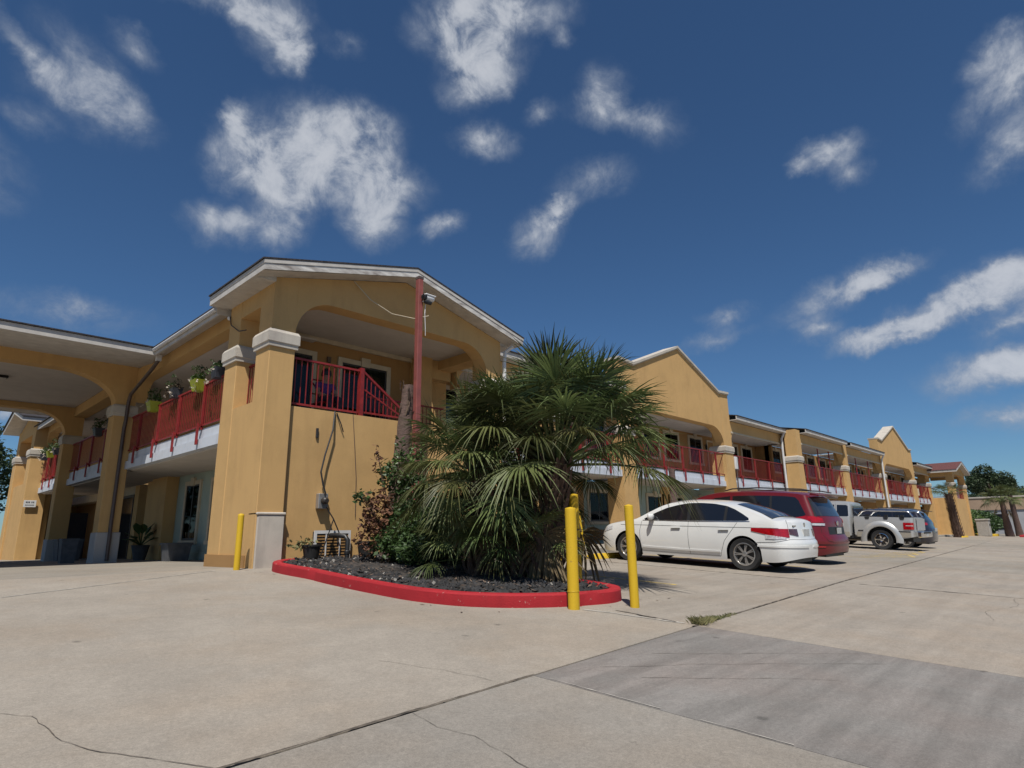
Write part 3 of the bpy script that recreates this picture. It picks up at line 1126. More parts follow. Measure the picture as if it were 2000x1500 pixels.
part(MB().prism([(5.7, 5.72), (5.7, 5.76), (10, 6.85), (10, 6.75)], 17.5, 29.25, 'Y'), 'roof', 'shingles')
part(MB().prism([(4.56, 5.425), (4.56, 5.46), (10, 6.85), (10, 6.75)], 29.25, 34, 'Y'), 'roof', 'shingles')
part(MB().box(4.57, 13.223, 5.24, 5.3, 13.238, 5.64), 'trim_board', 'trim_paint')
part(MB().box(XL + .37, 13.14, 5.12, 6.9, 33.4, 5.16), 'ceiling', 'ceiling_paint')
# piers
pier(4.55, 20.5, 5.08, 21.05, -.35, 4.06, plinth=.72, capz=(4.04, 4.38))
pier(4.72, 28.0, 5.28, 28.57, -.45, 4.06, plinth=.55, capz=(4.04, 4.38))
b = MB().box(4.56, 20.51, 4.36, 5.07, 21.04, 5.62)
part(b, 'pier_head', 'stucco')
b = MB().box(4.73, 28.01, 4.36, 5.27, 28.56, 5.62)
part(b, 'pier_head', 'stucco')
# canopy
b = MB()
arch_panel(b, -3.6, 4.56, 4.36, 5.24, Top(lambda a: 5.62), 20.52, 20.95, 'Y', rx=1.5, n=12)
part(b, 'canopy_beam', 'stucco')
b = MB()
arch_panel(b, -3.6, 4.73, 4.36, 5.26, Top(lambda a: 5.66), 28.02, 28.45, 'Y', rx=1.1, n=12)
part(b, 'canopy_beam', 'stucco')
b = MB()
arch_panel(b, 20.96, 28.01, 4.36, 5.26, Top(lambda a: 5.62), -4.1, -3.7, 'X', rx=1.1, n=10)
part(b, 'canopy_beam', 'stucco')
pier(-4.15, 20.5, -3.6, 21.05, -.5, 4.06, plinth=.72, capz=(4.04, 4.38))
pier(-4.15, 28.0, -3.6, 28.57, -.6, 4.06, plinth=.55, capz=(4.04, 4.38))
part(MB().box(-4.1, 20.96, 5.45, 4.9, 28.0, 5.5), 'canopy_ceiling', 'ceiling_paint')
part(MB().box(-4.9, 17.50, 5.24, 4.66, 17.54, 5.42), 'fascia_board', 'trim_paint')
part(MB().box(-4.9, 29.2, 5.24, 4.62, 29.24, 5.42), 'fascia_board', 'trim_paint')
part(MB().box(-4.9, 17.541, 5.24, -4.86, 29.199, 5.42), 'fascia_board', 'trim_paint')
b = MB()
b.add([(-4.859, 17.541, 5.25), (4.661, 17.541, 5.25), (5.1, 19.58, 5.47), (5.1, 20.6, 5.58), (-4.859, 20.6, 5.58)], [(0, 1, 2, 3, 4)])
part(b, 'soffit', 'trim_paint')
b = MB()
b.rings([[(-4.859, 28.4, 5.40), (4.62, 28.4, 5.40)], [(-4.859, 29.199, 5.25), (4.62, 29.199, 5.25)]], closed=False)
part(b, 'soffit', 'trim_paint')
b = MB()
b.rings([[(-4.95, 17.46, 5.425), (5.2, 17.46, 5.425), (5.2, 29.27, 5.425), (-4.95, 29.27, 5.425)], [(-4.95, 17.46, 5.46), (5.2, 17.46, 5.46), (5.2, 29.27, 5.46), (-4.95, 29.27, 5.46)], [(-1, 23.4, 6.9), (6.2, 23.4, 6.9), (6.2, 23.6, 6.9), (-1, 23.6, 6.9)]])
b.f.append(tuple(range(8, 12)))
part(b, 'canopy_roof', 'shingles')
lamp = part(MB().bbox(1.55, 23.6, 5.37, 2.35, 23.9, 5.45, .02), 'canopy_light', 'lamp_metal')
part(MB().box(1.6, 23.64, 5.355, 2.3, 23.86, 5.369), 'lens', 'trim_paint', lamp)
part(MB().box(4.92, 21.06, 5.10, 5.34, 27.99, 5.60), 'beam', 'stucco')
# brown downspout that swings from the eave corner onto the first pier
part(MB().box(4.70, 17.6, 5.14, 4.82, 17.72, 5.30), 'gutter_outlet', 'metal_white')
part(MB().tube([(4.76, 17.66, 5.16), (4.78, 18.1, 5.05), (4.84, 20.2, 4.66), (4.85, 20.36, 4.5), (4.85, 20.40, 4.3), (4.85, 20.40, 3.9), (4.84, 20.44, 3.7), (4.84, 20.44, .8), (4.84, 20.40, .6), (4.84, 20.40, -.05)], .05, 8), 'downspout', 'metal_brown')
# ground floor on the drive side
part(MB().box(6.9, 13.4, -.5, 7.1, 21.7, 2.498), 'ground_wall', 'stucco_teal')
part(MB().box(6.86, 13.4, -.5, 6.899, 21.6, .12), 'base_course', 'stucco_teal')
window('Y', 19.75, 20.85, .48, 2.12, 6.9, -1, curtain=True, key=True, m_trim='cream_trim')
window('Y', 17.5, 18.72, .48, 2.12, 6.9, -1, curtain=True, key=True, m_trim='cream_trim')
window('Y', 15.2, 16.4, .48, 2.12, 6.9, -1, curtain=True, key=True, m_trim='cream_trim')
part(MB().box(6.55, 21.75, -.5, 7.1, 23.2, 2.498), 'inner_pier', 'stucco')
part(MB().box(6.75, 23.6, -.5, 7.2, 24.4, 2.498), 'inner_pier', 'stucco')
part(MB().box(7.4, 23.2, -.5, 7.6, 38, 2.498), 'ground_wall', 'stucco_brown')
door('Y', 24.6, 25.6, -.3, 2.1, 7.4, -1, m='door_brown')
part(MB().box(6.9, 25.9, -.5, 7.4, 26.4, 2.498), 'inner_pier', 'stucco')
# dark shop front with a name written across the glass
sf = part(MB().box(6.95, 26.5, -.3, 7.05, 30.6, 2.15), 'shop_window', 'window_glass')
b = MB()
for y in (26.5, 28.5, 30.5):
    b.box(6.9, y, -.3, 6.949, y + .07, 2.15)
b.box(6.9, 26.571, 2.06, 6.948, 30.499, 2.15)
part(b, 'frame', 'dark_frame', sf)
part(MB().box(6.88, 30.6, -.3, 7.06, 31.1, 2.2), 'side_panel', 'steel_grey', sf)
mat('chalk_paint', (.55, .52, .48), .8)
cu = bpy.data.curves.new('lettering', 'FONT')
cu.body = 'Ty'
cu.size = .95
cu.shear = .35
cu.extrude = .004
cu.materials.append(MATS['chalk_paint'])
_tmp = bpy.data.objects.new('lettering', cu)
col.objects.link(_tmp)
bpy.context.view_layer.update()
_me = bpy.data.meshes.new_from_object(_tmp)
bpy.data.objects.remove(_tmp)
t_ = place('lettering', _me, sf, (6.93, 29.55, 1.08), (R(90), 0, R(-90)))
tag(t_, 'white slanted letters painted on dark glass')
part(MB().box(6.9, 26.4, 2.16, 7.4, 38, 2.495), 'shop_beam', 'cream_trim')
# far end of the drive side: corner pier with slot and its own small gable
b = MB()
b.box(4.62, 33.6, -.6, 5.5, 37.8, FL)
part(b, 'side_wall', 'stucco')
pier(4.55, 33.4, 5.3, 34.2, -.6, 4.1)
pier(4.55, 37.2, 5.3, 38, -.6, 4.1)
part(MB().box(4.6, 33.42, 4.4, 5.25, 34.18, 5.6).box(4.6, 37.22, 4.4, 5.25, 37.98, 5.6).box(4.6, 34.18, 5.1, 5.2, 37.22, 5.6), 'lintel', 'stucco')
b = MB()
b.prism([(33.0, 5.55), (35.7, 6.2), (38.4, 5.55), (38.4, 5.72), (35.7, 6.4), (33.0, 5.72)], 4.0, 9, 'X')
part(b, 'trim_board', 'trim_paint')
b = MB()
b.prism([(32.95, 5.722), (35.7, 6.402), (38.45, 5.722), (38.45, 5.76), (35.7, 6.45), (32.95, 5.76)], 3.95, 9, 'X')
part(b, 'roof', 'shingles')
part(MB().prism([(33.45, 5.55), (37.95, 5.55), (35.7, 6.15)], 4.62, 5.0, 'X'), 'gable_wall', 'stucco')

# ------------------------------------------------ the long front
def gable_front(x0, x1, y, zb, apex=8.42, sh=7.02, pw=.85):
    """parapet gable standing on two piers with a flat arch between them"""
    xc = (x0 + x1) / 2
    v = 1.06
    top = lambda a: sh if a <= x0 + .05 or a >= x1 - .05 else sh - .04 if abs(a - xc) > (xc - x0 - v) else lerp(apex, sh - .03, abs(a - xc) / (xc - x0 - v))
    pier(x0, y, x0 + pw, y + .7, zb, 4.1, flare=.06)
    pier(x1 - pw, y, x1, y + .7, zb, 4.1, flare=.06)
    out = [(x0, sh), (x0 + v, sh - .06), (xc, apex), (x1 - v, sh - .06), (x1, sh)]
    tp = Top(lambda a: lin(out, a), (xc, x0 + v, x1 - v))
    b = MB()
    b.prism([(x0 + .012, 4.41), (x0 + pw - .012, 4.41), (x0 + pw - .012, tp(x0 + pw)), (x0 + .012, sh)], y + .012, y + .6)
    b.prism([(x1 - pw + .012, 4.41), (x1 - .012, 4.41), (x1 - .012, sh), (x1 - pw + .012, tp(x1 - pw))], y + .012, y + .6)
    arch_panel(b, x0 + pw - .012, x1 - pw + .012, 4.42, 5.28, tp, y + .02, y + .45, 'Y', rx=1.15)
    part(b, 'gable_wall', 'stucco')
    # coping, piece by piece
    for (a, za), (c, zc) in zip(out, out[1:]):
        b = MB()
        b.rings([[(a, y - .07, za + .003), (a, y - .07, za + .105), (a, y + .66, za + .105), (a, y + .66, za + .003)], [(c, y - .07, zc + .003), (c, y - .07, zc + .105), (c, y + .66, zc + .105), (c, y + .66, zc + .003)]], caps=True)
        part(b, 'coping', 'cast_stone')
        b = MB()
        b.rings([[(a, y - .03, za - .05), (a, y - .03, za + .002), (a, y + .011, za + .002), (a, y + .011, za - .05)], [(c, y - .03, zc - .05), (c, y - .03, zc + .002), (c, y + .011, zc + .002), (c, y + .011, zc - .05)]], caps=True)
        part(b, 'moulding', 'cream_trim')


def balcony(x0, x1, y, n_posts, single=False, spacing=.125):
    part(MB().box(x0, y + .10, 2.74, x1, y + 1.9, FL), 'balcony_slab', 'fascia_white')
    part(MB().box(x0, y + .04, 2.50, x1, y + 1.9, 2.738), 'balcony_fascia', 'fascia_white')
    part(MB().box(x0, y + .2, 2.46, x1, y + 1.9, 2.498), 'balcony_soffit', 'ceiling_paint')
    posts = [lerp(x0, x1, (i + .5) / n_posts) for i in range(n_posts)]
    railing('X', x0, x1, y + .08, posts=posts, single=single, spacing=spacing, zslab=2.56)


def eaves(x0, x1, y, arch=True):
    b = MB()
    arch_panel(b, x0, x1, 4.55, 5.20, Top(lambda a: EV - .06), y + .05, y + .35, 'Y', rx=.55, n=7)
    part(b, 'beam', 'stucco')
    part(MB().box(x0, y + .02, 5.10, x1, y + .049, 5.19), 'beam_moulding', 'cream_trim')
    part(MB().box(x0, y - .34, EV - .03, x1, y - .30, EV + .15), 'fascia_board', 'trim_paint')
    part(MB().box(x0, y - .299, EV - .04, x1, y + .05, EV - .01), 'soffit', 'trim_paint')
    b = MB()
    b.prism([(y - .38, EV + .152), (y + 7.5, 7.35), (y + 7.5, 7.42), (y - .38, EV + .19)], x0, x1, 'X')
    part(b, 'roof', 'shingles')
    part(MB().box(x0, y + .36, CE, x1, y + 1.9, CE + .05), 'ceiling', 'ceiling_paint')


def rooms(x0, x1, yw, zb, low='stucco_teal', n=None, seed=1):
    rnd = random.Random(seed)
    part(MB().box(x0, yw, zb, x1, yw + .25, 2.46), 'ground_wall', low)
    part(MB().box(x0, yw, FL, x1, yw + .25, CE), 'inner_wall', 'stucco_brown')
    n = n or max(1, round((x1 - x0) / 4.1))
    w = (x1 - x0) / n
    for i in range(n):
        a = x0 + i * w
        for z, lo in ((FL, False), (zb + .55, True)):
            z = FL if not lo else h(a, 11) + .13
            window('X', a + .35, a + 1.55, z + .85, z + 2.05 if not lo else z + 1.95, yw, -1, curtain=rnd.choice((True, 'half')), key=rnd.random() < .7, trim=.14)
            wall_unit('X', a + .5, a + 1.4, z + .12, z + .52, yw)
            if i % 2 == 0:
                door('X', a + 2.25, a + 3.1, z, z + 2.02, yw, -1, m='door_paint' if lo else 'stucco_brown')
                wall_lamp((a + 1.95, yw, z + 1.6))
            else:
                window('X', a + 2.2, a + 3.4, z + .85, z + 2.05 if not lo else z + 1.95, yw, -1, curtain=rnd.choice((True, 'half')), key=True, trim=.14)
                wall_unit('X', a + 2.35, a + 3.25, z + .12, z + .52, yw)


Y1, Y2 = 12.8, 12.0
# behind the palms
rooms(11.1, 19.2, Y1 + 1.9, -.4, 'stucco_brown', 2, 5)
balcony(11.1, 19.2, Y1, 5)
eaves(11.1, 19.2, Y1)
pier(14.9, Y1, 15.6, Y1 + .6, -.4, 4.1, flare=.05)
part(MB().box(14.95, Y1 + .02, 4.4, 15.55, Y1 + .58, EV - .1), 'pier_head', 'stucco')
part(MB().box(12.2, Y1 + 1.2, -.4, 13.0, Y1 + 1.9, 2.46), 'inner_pier', 'stucco_brown')
# first gable and the set-back bay after it
gable_front(19.2, 28.7, Y1, -.45)
rooms(19.2, 36.1, Y1 + 1.9, -.45, 'stucco_teal', 4, 2)
part(MB().box(24.9, Y1 + 1.85, -.45, 26.2, Y1 + 1.898, 2.46), 'wall_panel', 'stucco')
balcony(20.06, 27.84, Y1 + .05, 5)
balcony(28.72, 36.0, Y1 + .05, 4)
eaves(28.72, 36.2, Y1)
part(MB().box(19.25, Y1 + .5, CE, 28.7, Y1 + 1.9, CE + .05), 'ceiling', 'ceiling_paint')
# straight run to the second gable
for x in (35.0, 43.3):
    pier(x, Y2, x + .75, Y2 + .65, -.7, 4.1, flare=.10)
    part(MB().box(x + .03, Y2 - .02, 4.4, x + .72, Y2 + .6, EV + .12), 'pier_head', 'stucco')
eaves(35.8, 43.28, Y2)
eaves(44.1, 52.3, Y2)
balcony(35.8, 43.25, Y2 + .05, 5)
balcony(44.1, 52.3, Y2 + .05, 5)
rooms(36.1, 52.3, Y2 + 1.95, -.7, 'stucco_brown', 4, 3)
gable_front(52.3, 62.9, Y2, -.8, apex=8.5)
balcony(53.2, 62.0, Y2 + .05, 5)
rooms(52.3, 76, Y2 + 1.95, -.9, 'stucco_brown', 5, 4)
part(MB().box(52.35, Y2 + .5, CE, 62.9, Y2 + 1.9, CE + .05), 'ceiling', 'ceiling_paint')
eaves(62.95, 69, Y2)
balcony(62.95, 68.9, Y2 + .05, 4)
pier(68.2, Y2, 68.95, Y2 + .65, -.9, 4.1, flare=.08)
wing(69.0, 10.2, 75.4, 13.0, -.9, near=False, roof='red_shingles')
railing('X', 69.6, 74.8, 10.45, FL + .03, 4.02, posts=(71, 73), single=False, bracket=False)
railing('Y', 10.8, 12.4, 69.1, FL + .1, 4.02, posts=(), single=False, bracket=False)
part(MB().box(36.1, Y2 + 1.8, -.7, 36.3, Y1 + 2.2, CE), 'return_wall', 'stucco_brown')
# step in the slab between the two planes, with its yellow edge
part(MB().box(35.9, Y2 + .1, 2.95, 36.05, Y1 + .3, 3.03), 'slab_edge', 'road_paint')
# white downspouts, service box with conduit, steel props
for x, y in ((34.92, Y1 - .08), (52.15, Y2 - .1)):
    part(MB().tube([(x, y - .2, EV), (x, y - .02, EV - .35), (x, y, 4.6), (x + .02, y, -.6)], .06, 8), 'downspout', 'metal_white')
part(MB().bbox(28.74, Y1 - .06, 3.35, 29.0, Y1 + .1, 3.95, .02), 'service_box', 'metal_white')
part(MB().bbox(62.9, Y2 - .1, 3.1, 63.1, Y2 + .1, 3.7, .02), 'service_box', 'cream_trim')
part(MB().tube([(28.85, Y1 - .04, 3.35), (28.8, Y1 - .05, 2.6), (28.84, Y1 - .04, 1.2), (28.8, Y1 - .04, -.3)], .03, 6), 'conduit', 'metal_brown')
for x in (38.9, 40.9, 46.4, 49.3):
    part(MB().tube([(x, Y2 + .16, FL), (x, Y2 + .16, CE)], .035, 6), 'prop', 'rail_red')
# ------------------------------------------------------------------ planting bed and palms
weathered('kerb_red', (.37, .018, .025), .75, streak=.2, patch=.2, grain=.1, bump=.6, chips=(.42, .22, .19))
mat('bed_soil', (.055, .046, .040), .95, var=.5, scale=10, bump=.8, bscale=40)
mat('rock_black', (.028, .027, .028), .8, var=.6, scale=3)
mat('rock_pale', (.30, .28, .25), .85, var=.4, scale=3)
mat('palm_green', (.088, .118, .036), .52, scale=2.2, c2=(.040, .062, .020), trans=.25, spec=.35, vary=.55)
mat('palm_light', (.165, .190, .066), .5, scale=2.2, c2=(.07, .098, .034), trans=.25, spec=.35, vary=.55)
mat('palm_dry', (.20, .14, .065), .7, scale=3, c2=(.12, .085, .04), trans=.12)
mat('palm_boots', (.145, .085, .058), .95, scale=5, c2=(.05, .03, .022), bump=.8, bscale=30, stretch=(1, 1, .5))
mat('palm_bark', (.165, .105, .085), .95, scale=8, c2=(.075, .05, .042), bump=1.0, bscale=26, stretch=(1, 1, 3))
mat('husk', (.21, .145, .10), .95, scale=6, c2=(.09, .06, .045))
mat('leaf_green', (.060, .110, .026), .5, scale=3, c2=(.024, .050, .013), trans=.2)
mat('leaf_young', (.10, .155, .035), .5, scale=3, c2=(.045, .085, .02), trans=.2)
mat('leaf_brown', (.19, .085, .042), .7, scale=4, c2=(.075, .034, .020), trans=.1)
mat('twig', (.10, .07, .045), .9, scale=6)
mat('grass_dry', (.20, .175, .075), .8, scale=4, c2=(.085, .095, .032))

KERB = [(5.52, 10.95), (5.2, 10.72), (4.98, 10.35), (4.92, 9.7), (4.93, 9.1), (4.86, 8.3), (4.82, 7.45), (4.82, 6.6), (4.88, 6.15), (5.05, 5.68), (5.40, 5.27), (5.90, 4.97), (6.45, 4.80), (6.80, 4.80), (7.08, 4.98), (7.22, 5.32), (7.35, 5.9), (7.55, 6.6), (7.9, 7.6), (8.3, 8.8), (8.6, 10.0), (8.7, 11.0)]


def catmull(pts, n=6):
    out = []
    for i in range(len(pts) - 1):
        p0, p1, p2, p3 = pts[max(0, i - 1)], pts[i], pts[i + 1], pts[min(len(pts) - 1, i + 2)]
        for k in range(n):
            t = k / n
            out.append(tuple(.5 * ((2 * b) + (-a + c) * t + (2 * a - 5 * b + 4 * c - d) * t * t + (-a + 3 * b - 3 * c + d) * t**3) for a, b, c, d in zip(p0, p1, p2, p3)))
    out.append(pts[-1])
    return out


path = catmull(KERB)
b = MB()
rings = []
for i, (x, y) in enumerate(path):
    a, c = path[max(0, i - 1)], path[min(len(path) - 1, i + 1)]
    d = Vector((c[0] - a[0], c[1] - a[1])).normalized()
    n = Vector((d.y, -d.x))            # outwards is to the right of travel reversed: towards the drive
    z = h(x, y)
    w = random.uniform(-.004, .004)
    ring = []
    for o, dz in ((-.075, -.03), (-.078 + w, .0), (-.073 + w, .128), (-.06, .148), (.05, .152), (.073, .135), (.078, -.03)):
        ring.append((x - n.x * o * -1 * -1, y - n.y * o * -1 * -1, z + dz))
    rings.append(ring)
b.rings(rings, closed=False)
kerb = b.build('kerb', 'kerb_red', None, smooth=24)
tag(kerb, 'red painted concrete kerb curving round the palm bed', 'kerb')
# soil inside the kerb
bed = MB()
cx, cy = 6.6, 8.2
o = len(bed.v)
bed.v.append((cx, cy, h(cx, cy) + .15))
loop = path + [(5.52, 11.1)]
for k in (.5, .985):
    for x, y in loop:
        X_, Y_ = lerp(cx, x, k), lerp(cy, y, k)
        bed.v.append((X_, Y_, h(X_, Y_) + (.16 if k < .9 else .10) + random.uniform(-.015, .015)))
n = len(loop)
for i in range(n):
    j = (i + 1) % n
    bed.f.append((0, 1 + i, 1 + j))
    bed.f.append((1 + i, 1 + n + i, 1 + n + j, 1 + j))
tag(bed.build('planting_bed', 'bed_soil', None, smooth=60), kind='structure')


def in_bed(x, y):
    c = False
    j = len(loop) - 1
    for i in range(len(loop)):
        (xi, yi), (xj, yj) = loop[i], loop[j]
        if (yi > y) != (yj > y) and x < (xj - xi) * (y - yi) / (yj - yi) + xi:
            c = not c
        j = i
    return c


rnd = random.Random(3)
for nm, m, count, lo, hi, lab in (('lava_gravel', 'rock_black', 2600, .018, .06, 'black lava gravel covering the palm bed'), ('pale_gravel', 'rock_pale', 260, .015, .05, 'pale stones scattered among black gravel in the bed')):
    b = MB()
    k = 0
    while k < count:
        x, y = rnd.uniform(4.7, 8.7), rnd.uniform(4.7, 11)
        if not in_bed(lerp(cx, x, 1.05), lerp(cy, y, 1.03)):
            continue
        if nm == 'pale_gravel' and y < 7 and rnd.random() < .75:
            continue
        k += 1
        s = rnd.uniform(lo, hi)
        z = h(x, y) + .14
        pts = [Vector((math.cos(a) * s * rnd.uniform(.6, 1.1), math.sin(a) * s * rnd.uniform(.6, 1.1), rnd.uniform(-.3, .2) * s)) for a in [i * 1.2566 + rnd.random() * .5 for i in range(5)]]
        tp = Vector((rnd.uniform(-.3, .3) * s, rnd.uniform(-.3, .3) * s, s * rnd.uniform(.5, .9)))
        c0 = Vector((x, y, z))
        b.add([c0 + p for p in pts] + [c0 + tp], [(i, (i + 1) % 5, 5) for i in range(5)])
    tag(b.build(nm, m), lab, 'gravel', kind='stuff')


def leaf_mesh(name, el, seed, Lp=1.0, Rf=.95, segs=40, droop=.42, m='palm_green', dead=False):
    """one fan leaf on its stalk, pointing to +X at the given rise; the tips hang under their own weight"""
    rnd = random.Random(seed)
    b = MB()
    e = R(el)
    # stalk, sagging a little
    pts = []
    p = Vector((0, 0, 0))
    N = 6
    for i in range(N + 1):
        pts.append(p.copy())
        a = e - R(14) * i / N * math.cos(e)
        p = p + Vector((math.cos(a), rnd.uniform(-.01, .01), math.sin(a))) * (Lp / N)
    b.tube(pts, [lerp(.026, .012, i / N) for i in range(N + 1)], 5)
    H = pts[-1]
    a = e - R(16) * math.cos(e) - R(6)
    d = Vector((math.cos(a), 0, math.sin(a)))
    side = Vector((0, 1, 0))
    nrm = d.cross(side) * -1
    if nrm.z < 0:
        nrm = -nrm
    span = R(112)
    dphi = 2 * span / segs
    for s in range(segs):
        phi = -span + dphi * (s + .5)
        back = abs(phi) / span
        Rl = Rf * (1 - .22 * back**2) * rnd.uniform(.9, 1.06)
        k = droop * rnd.uniform(.5, 2.0)
        twist = rnd.uniform(-.2, .2)
        phi += rnd.uniform(-.02, .02)
        s0 = d * math.cos(phi) + side * math.sin(phi)
        s0 = (s0 - nrm * (.16 * back) + nrm * .05).normalized()
        wv_ = s0.cross(nrm).normalized()
        st = []
        for r, wf in ((.05, 1.0), (.34, .98), (.56, .72), (.80, .36), (1.0, .03)):
            rr = r * Rl
            c = H + s0 * rr + nrm * (twist * rr * r) - Vector((0, 0, 1)) * (k * Rl * max(0, r - .25)**2.0 * 1.15)
            hw = math.tan(dphi / 2) * Rl * min(r, .55) * wf if r > .1 else math.tan(dphi / 2) * rr
            fold = nrm * (hw * .55)
            st.append([c - wv_ * hw + fold, c - fold * .4, c + wv_ * hw + fold])
        b.rings(st, closed=False)
    return b.mesh(name, m)


LEAVES = {}
for el in (82, 62, 42, 22, 2, -22, -50):
    for v in range(3):
        mname = ('palm_green', 'palm_light', 'palm_green')[v]
        LEAVES[(el, v)] = leaf_mesh('leaf', el, el * 7 + v, Lp=1.06 + .07 * v, Rf=.84 - .04 * v, droop=.15 if el > 70 else .24 if el > 50 else .34 if el > 30 else .5 if el > -10 else .35, m=mname)
DRY = [leaf_mesh('leaf', el, 900 + el, 1.0, .8, 20, .3, 'palm_dry') for el in (-50, -65)]


def fan_palm(name, label, base, top, r0, r1, crown, size, seed, boots=True, skirt=0, group='fan palms'):
    """trunk with criss-cross leaf bases, crown of fan leaves; crown is a list of (rise, count)"""
    rnd = random.Random(seed)
    bx_, by_ = base
    bz = h(bx_, by_) + (.14 if in_bed(bx_, by_) else 0)
    p = thing(name, label, 'palm tree', (bx_, by_, bz), group=group)
    T = Vector(top)
    b = MB()
    N = 10
    rings = []
    for i in range(N + 1):
        t = i / N
        c = T * t + Vector((math.sin(t * 3.1) * .03, math.cos(t * 2.6) * .02, 0))
        r = lerp(r0, r1, t**.8) * rnd.uniform(.96, 1.04)
        rings.append([c + Vector((math.cos(a), math.sin(a), 0)) * r * rnd.uniform(.93, 1.06) for a in [2 * math.pi * k / 12 for k in range(12)]])
    b.rings(rings, caps=True)
    b.build('trunk', 'palm_boots' if boots else 'palm_bark', p, smooth=60)
    if boots:
        me = MB()
        me.rings([[(0, -.06, -.04), (.03, 0, -.05), (0, .06, -.04)], [(.07, -.045, .10), (.10, 0, .09), (.07, .045, .10)], [(.11, -.02, .24), (.13, 0, .23), (.11, .02, .24)]], caps=True)
        me = me.mesh('leaf_base', 'palm_boots', 40)
        rows = max(2, int(T.length / .13))
        for j in range(rows):
            for k in range(7):
                t = (j + .3) / rows
                a = 2 * math.pi * (k + .5 * (j % 2)) / 7 + rnd.uniform(-.1, .1)
                r = lerp(r0, r1, t**.8) * .92
                c = T * t + Vector((math.cos(a) * r, math.sin(a) * r, 0))
                place('leaf_base', me, p, c, (0, 0, a), (rnd.uniform(.8, 1.2),) * 3)
    for el, n in crown:
        keys = sorted({k[0] for k in LEAVES}, key=lambda q: abs(q - el))
        for i in range(n):
            a = 2 * math.pi * (i + rnd.uniform(-.3, .3)) / n + seed + el * .07
            s = size * rnd.uniform(.82, 1.12)
            me = LEAVES[(keys[0], rnd.choice((0, 1, 1, 2)))]
            place('leaf', me, p, T + Vector((math.cos(a), math.sin(a), 0)) * r1 * .6 + Vector((0, 0, rnd.uniform(-.16, .05))), (R(rnd.uniform(-6, 6)), R(rnd.uniform(-5, 5)), a), (s, s * rnd.uniform(.9, 1.08), s))
    for i in range(skirt):
        a = 2 * math.pi * rnd.random()
        s = size * rnd.uniform(.8, 1.0)
        place('leaf', rnd.choice(DRY), p, T + Vector((math.cos(a) * r1 * .6, math.sin(a) * r1 * .6, -.2)), (0, 0, a), (s, s, s))
    return p


GP = 'fan palms in the red-kerbed bed'
fan_palm('fan_palm', 'tall thick-based fan palm behind the yellow bollard in the red-kerbed bed', (7.02, 6.15), (.30, -.06, 1.72), .25, .15,
         ((82, 20), (62, 22), (42, 18), (22, 12), (2, 5)), 1.04, 1, skirt=4, group=GP)
fan_palm('fan_palm', 'fan palm with slim trunk, left of the tallest palm in the bed', (6.55, 6.95), (.04, .1, 1.52), .12, .09,
         ((82, 6), (62, 9), (42, 11), (22, 10), (2, 9), (-22, 6), (-50, 4)), .80, 4, skirt=3, group=GP)
fan_palm('fan_palm', 'low young fan palm spreading at ground level near the red kerb', (6.40, 6.98), (0, 0, .35), .09, .07,
         ((62, 5), (42, 6), (22, 6), (2, 4)), .52, 9, skirt=0, group=GP)
fan_palm('fan_palm', 'small trunkless fan palm filling the bed beneath the tallest palm', (6.75, 6.45), (0, 0, .35), .10, .08,
         ((62, 4), (42, 5), (22, 4)), .55, 13, skirt=0, group=GP)
fan_palm('fan_palm', 'leafy fan palm of middle height growing behind the tallest palm', (7.75, 7.5), (.1, .1, 1.35), .14, .10,
         ((62, 5), (42, 8), (22, 9), (2, 8), (-22, 4)), .80, 17, skirt=1, group=GP)


def stump(name, label, base, top, r0, r1, seed, husk=16):
    rnd = random.Random(seed)
    bz = h(*base)
    p = thing(name, label, 'palm stump', (*base, bz))
    T = Vector(top)
    b = MB()
    rings = []
    N = 24
    for i in range(N + 1):
        t = i / N
        r = lerp(r0, r1, t) * (1 + .035 * math.sin(t * 60)) * rnd.uniform(.97, 1.03)
        c = T * t
        rings.append([c + Vector((math.cos(a) * r * rnd.uniform(.95, 1.05), math.sin(a) * r * rnd.uniform(.95, 1.05), 0)) for a in [2 * math.pi * k / 12 for k in range(12)]])
    b.rings(rings, caps=True)
    b.build('trunk', 'palm_bark', p, smooth=60)
    me = MB()
    me.rings([[(0, -.05, 0), (.03, 0, .0), (0, .05, 0)], [(.09, -.04, .16), (.11, 0, .15), (.09, .04, .16)], [(.06, -.03, .36), (.08, 0, .35), (.06, .03, .36)], [(.10, -.008, .46), (.105, 0, .46), (.10, .008, .46)]], caps=True)
    me = me.mesh('husk_strip', 'husk', 40)
    for k in range(husk):
        a = rnd.uniform(0, 6.28)
        t = 1 - rnd.random()**1.5 * .26
        s = rnd.uniform(.5, 1.0) * r1 / .14
        place('husk_strip', me, p, T * t + Vector((math.cos(a) * r1 * .7, math.sin(a) * r1 * .7, -.2 * s)), (rnd.uniform(-.3, .3), rnd.uniform(-.2, .35), a), (s, s, s * rnd.uniform(.6, 1)))
    return p


stump('palm_stump', 'dead palm trunk with frayed top standing against the ochre corner wall', (7.45, 10.62), (.34, .0, 3.72), .235, .125, 5, 30)
stump('palm_stump', 'slender dead palm trunk with ragged top before the first gable', (18.7, 10.55), (.02, 0, 2.62), .13, .10, 8, 14)


